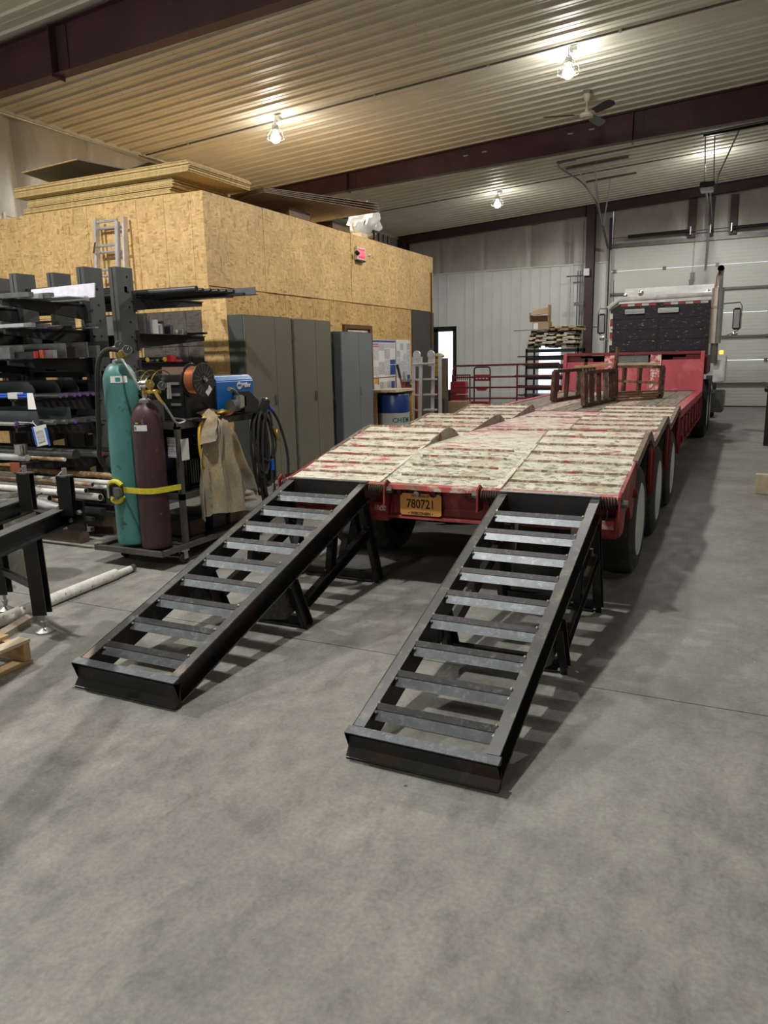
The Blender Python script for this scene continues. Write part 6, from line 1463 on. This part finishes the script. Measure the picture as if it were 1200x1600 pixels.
# overhead door track hangers
th = thing('door_track', 'angled galvanised door track with hanger struts and two ceiling angles', 'door track', (-4.0, 21, 5))
part('curved_track', MB().beam((-3.88, 23.6, 4.62), (-3.88, 21.7, 5.50), .05, .06), 'galv_dark', th)
part('curved_track', MB().tube(smoothline([(-3.88, 21.7, 5.50), (-3.95, 20.0, 5.72), (-4.15, 18.3, 5.77), (-4.02, 17.95, 5.79), (-3.7, 17.9, 5.80)]), .02, 8), 'galv_dark', th, smooth=True)
part('guide_tube', MB().tube([(-4.15, 18.0, ceil_z(-4.15)-.05), (6, 17.9, ceil_z(6)-.05)], .02, 8), 'galv_dark', th, smooth=True)
for (y, xa, xb) in ((18.75, -4.1, -2.70), (20.4, -3.95, -2.74)):
    part('ceiling_angle', MB().beam((xa, y, ceil_z(xa)-.05), (xb, y, ceil_z(xb)-.05), .07, .035), 'galv_dark', th)
for (a, b) in (((-3.85, 18.75, 5.84), (-3.90, 21.75, 5.48)), ((-3.45, 18.75, 5.86), (-3.86, 21.85, 5.44)), ((-3.75, 20.4, 5.84), (-3.88, 22.5, 5.10)), ((-3.35, 20.4, 5.87), (-3.86, 22.6, 5.08))):
    part('hanger_strut', MB().beam(a, b, .03, .012), 'galv', th)
op = thing('door_opener', 'overhead door opener motor hung from the ceiling with its rail', 'door opener', (-1.1, 19, 5.3))
part('support_angle', MB().beam((-1.12, 18.05, 5.98), (1.6, 18.05, 6.14), .06, .06), 'black', op)
for (a, b) in (((-1.08, 18.05, 5.95), (-1.08, 18.9, 5.16)), ((-.90, 18.05, 5.95), (-.90, 18.9, 5.16)), ((-.45, 18.05, 5.98), (-.82, 18.95, 5.35)), ((-.82, 18.95, 5.35), (-.84, 18.95, 5.12))):
    part('hanger', MB().beam(a, b, .025, .02), 'galv_dark', op)
part('motor_head', MB().box(-1.18, -.88, 18.8, 19.15, 5.10, 5.22), 'black', op, bevel=.01)
part('cover', MB().box(-1.16, -.90, 18.79, 19.1, 5.03, 5.10), 'galv', op, bevel=.008)
for x in (-1.06, -.98): part('rail', MB().beam((x, 19.1, 5.10), (x-.1, 23.45, 4.98), .03, .04), 'galv_dark', op)
part('door_arm', MB().beam((-1.16, 23.3, 4.95), (-1.2, 23.62, 3.90), .06, .03), 'galv', op)
part('pull_cord', MB().tube([(-1.5, 23.4, 4.85), (-1.52, 23.5, 3.75)], .005, 5).box(-1.58, -1.46, 23.49, 23.51, 3.50, 3.76), 'galv_dark', op)
# ================================================================ ON THE OFFICE ROOF
def sheet(x0, x1, y0, y1, z, th_, mat, label, group=None, nm='chipboard_sheet', tilt=0, cat='board'):
    return solo(nm, MB().add([(x0, y0, z), (x1, y0, z), (x1, y1, z+tilt), (x0, y1, z+tilt), (x0, y0, z+th_), (x1, y0, z+th_), (x1, y1, z+th_+tilt), (x0, y1, z+th_+tilt)],
                [(0,3,2,1),(4,5,6,7),(0,1,5,4),(1,2,6,5),(2,3,7,6),(3,0,4,7)]), mat, label, cat, group)
z = 3.675; rs = random.Random(9)
for k in range(21):
    if k == 6 or k == 12: z += .006
    th_ = .0135
    if k < 6: x0, x1, y0, y1 = -9.42, -6.75, 7.98, 9.15
    elif k < 13: x0, x1, y0, y1 = -9.30, -6.68, 7.96, 9.15
    else: x0, x1, y0, y1 = -9.42, -6.34, 7.86, 9.15
    j = lambda: rs.uniform(-.02, .02)
    sheet(x0+j(), x1+j(), y0+j()*.6, y1+j(), z, th_, 'osb_edge' if k < 20 else 'osb', ORD[k]+' chipboard sheet, counted upward, of the stack on the office roof', 'chipboard sheets stacked on the office roof')
    z += th_+.003
ms = thing('foil_faced_sheet', 'two foil faced sheets propped at a slant on top of the chipboard stack', 'board', (-8.4, 8.6, z))
part('sheet', MB().add([(-9.32, 7.95, z+.20), (-8.26, 7.95, z+.245), (-7.5, 8.9, z+.10), (-9.0, 9.1, z+.0), (-9.32, 7.95, z+.212), (-8.26, 7.95, z+.257), (-7.5, 8.9, z+.112), (-9.0, 9.1, z+.012)], [(0,1,2,3),(7,6,5,4),(0,4,5,1),(1,5,6,2),(2,6,7,3),(3,7,4,0)]), 'osb_foil', ms)
part('edge', MB().beam((-9.32, 7.94, z+.206), (-8.26, 7.94, z+.251), .02, .016), 'osb_edge', ms)
part('sheet', MB().add([(-7.9, 8.3, z+.1), (-7.3, 8.25, z+.16), (-6.9, 8.9, z+.03), (-7.9, 9.0, z+.02), (-7.9, 8.3, z+.11), (-7.3, 8.25, z+.17), (-6.9, 8.9, z+.04), (-7.9, 9.0, z+.03)], [(0,1,2,3),(7,6,5,4),(0,4,5,1),(1,5,6,2),(2,6,7,3),(3,7,4,0)]), 'osb_foil', ms)
for k in range(4):
    yb = .09*k
    solo('brown_sheet', MB().add([(-7.9+.05*k, 9.5, 3.80+.028*k), (-6.05-.02*k, 9.05+yb*.3, 3.83+.025*k), (-5.72+.03*k, 12.0-yb, 4.00+.025*k), (-7.7, 11.9, 3.90+.028*k)] + [(-7.9+.05*k, 9.5, 3.812+.028*k), (-6.05-.02*k, 9.05+yb*.3, 3.842+.025*k), (-5.72+.03*k, 12.0-yb, 4.012+.025*k), (-7.7, 11.9, 3.912+.028*k)], [(0,1,2,3),(7,6,5,4),(0,4,5,1),(1,5,6,2),(2,6,7,3),(3,7,4,0)]),
         'brownboard', ('brown wall board at the bottom of the overhanging pile on the office roof', 'brown wall board second from the bottom of the overhanging pile', 'brown wall board second from the top of the overhanging pile', 'brown wall board on top of the overhanging pile')[k], 'board')
for (x0, y0) in ((-6.5, 9.9), (-6.5, 11.2)):
    solo('timber_bearer', MB().box(x0, x0+.30, y0, y0+.60, 3.675, 3.79), 'brownboard', 'timber bearer under the brown boards, %s' % ('nearer the viewer' if y0 < 10 else 'nearer the white bag'), 'bearer')
solo('timber_offcut', MB().box(-6.62, -6.24, 12.3, 12.55, 3.675, 3.76), 'wood_pale', 'pale timber offcuts on the office roof edge above the exit sign', 'board')
# crumpled bag
bgm = MB(); rb = random.Random(21); nu, nv = 30, 16
for j in range(nv+1):
    v_ = j/nv
    for i in range(nu):
        a = 2*PI*i/nu
        rr = math.sin(PI*min(1, v_*1.02+.02))**.6
        fold = 1+.22*math.sin(a*5+v_*6)+.12*math.sin(a*11-v_*9)+rb.uniform(-.05, .05)
        bgm.v.append((-6.45+.22*rr*fold*math.cos(a), 12.75+.50*rr*fold*math.sin(a)*(1-.45*v_)+.22*v_, 3.73+.58*v_*(1+.18*math.sin(a*2+1))))
for j in range(nv):
    for i in range(nu):
        bgm.f.append((j*nu+i, j*nu+(i+1) % nu, (j+1)*nu+(i+1) % nu, (j+1)*nu+i))
bgm.f.append(tuple(range(nu))[::-1]); bgm.f.append(tuple(nv*nu+i for i in range(nu)))
solo('plastic_bag', bgm, 'bag', 'crumpled white plastic bag on the office roof beyond the brown boards', 'bag', smooth=True)
lc = thing('wire_crate', 'small dark crate on the office roof under the white bag', 'crate', (-6.35, 13.3, 3.675))
for k in range(4): part('slat', MB().box(-6.28, -6.25, 12.85+.2*k, 12.88+.2*k, 3.675, 3.85), 'black', lc)
part('top_bar', MB().box(-6.29, -6.24, 12.8, 13.6, 3.84, 3.87), 'black', lc)
# exit sign
ex_ = thing('exit_sign', 'red and white exit sign high on the chipboard wall', 'sign', (-6.15, 12.07, 3.36))
part('housing', MB().box(-6.19, -6.13, 11.92, 12.24, 3.26, 3.47), 'white', ex_, bevel=.006)
part('red_face', MB().box(-6.13, -6.127, 11.95, 12.21, 3.285, 3.445), 'signred', ex_)
text('lettering', 'EXIT', .12, (-6.1265, 12.08, 3.365), (0, 1, 0), (0, 0, 1), 'signpale', ex_, bold=.002)
part('lamp_head', MB().tube([(-6.12, 11.86, 3.37), (-6.08, 11.84, 3.34)], .035, 10), 'black', ex_, smooth=True)
part('lamp_head', MB().tube([(-6.12, 12.30, 3.37), (-6.08, 12.32, 3.36)], .03, 10), 'white', ex_, smooth=True)
part('bottom_tray', MB().box(-6.18, -6.12, 11.93, 12.2, 3.235, 3.258), 'black', ex_)

bt.location.x -= .07; bt.location.y -= .15
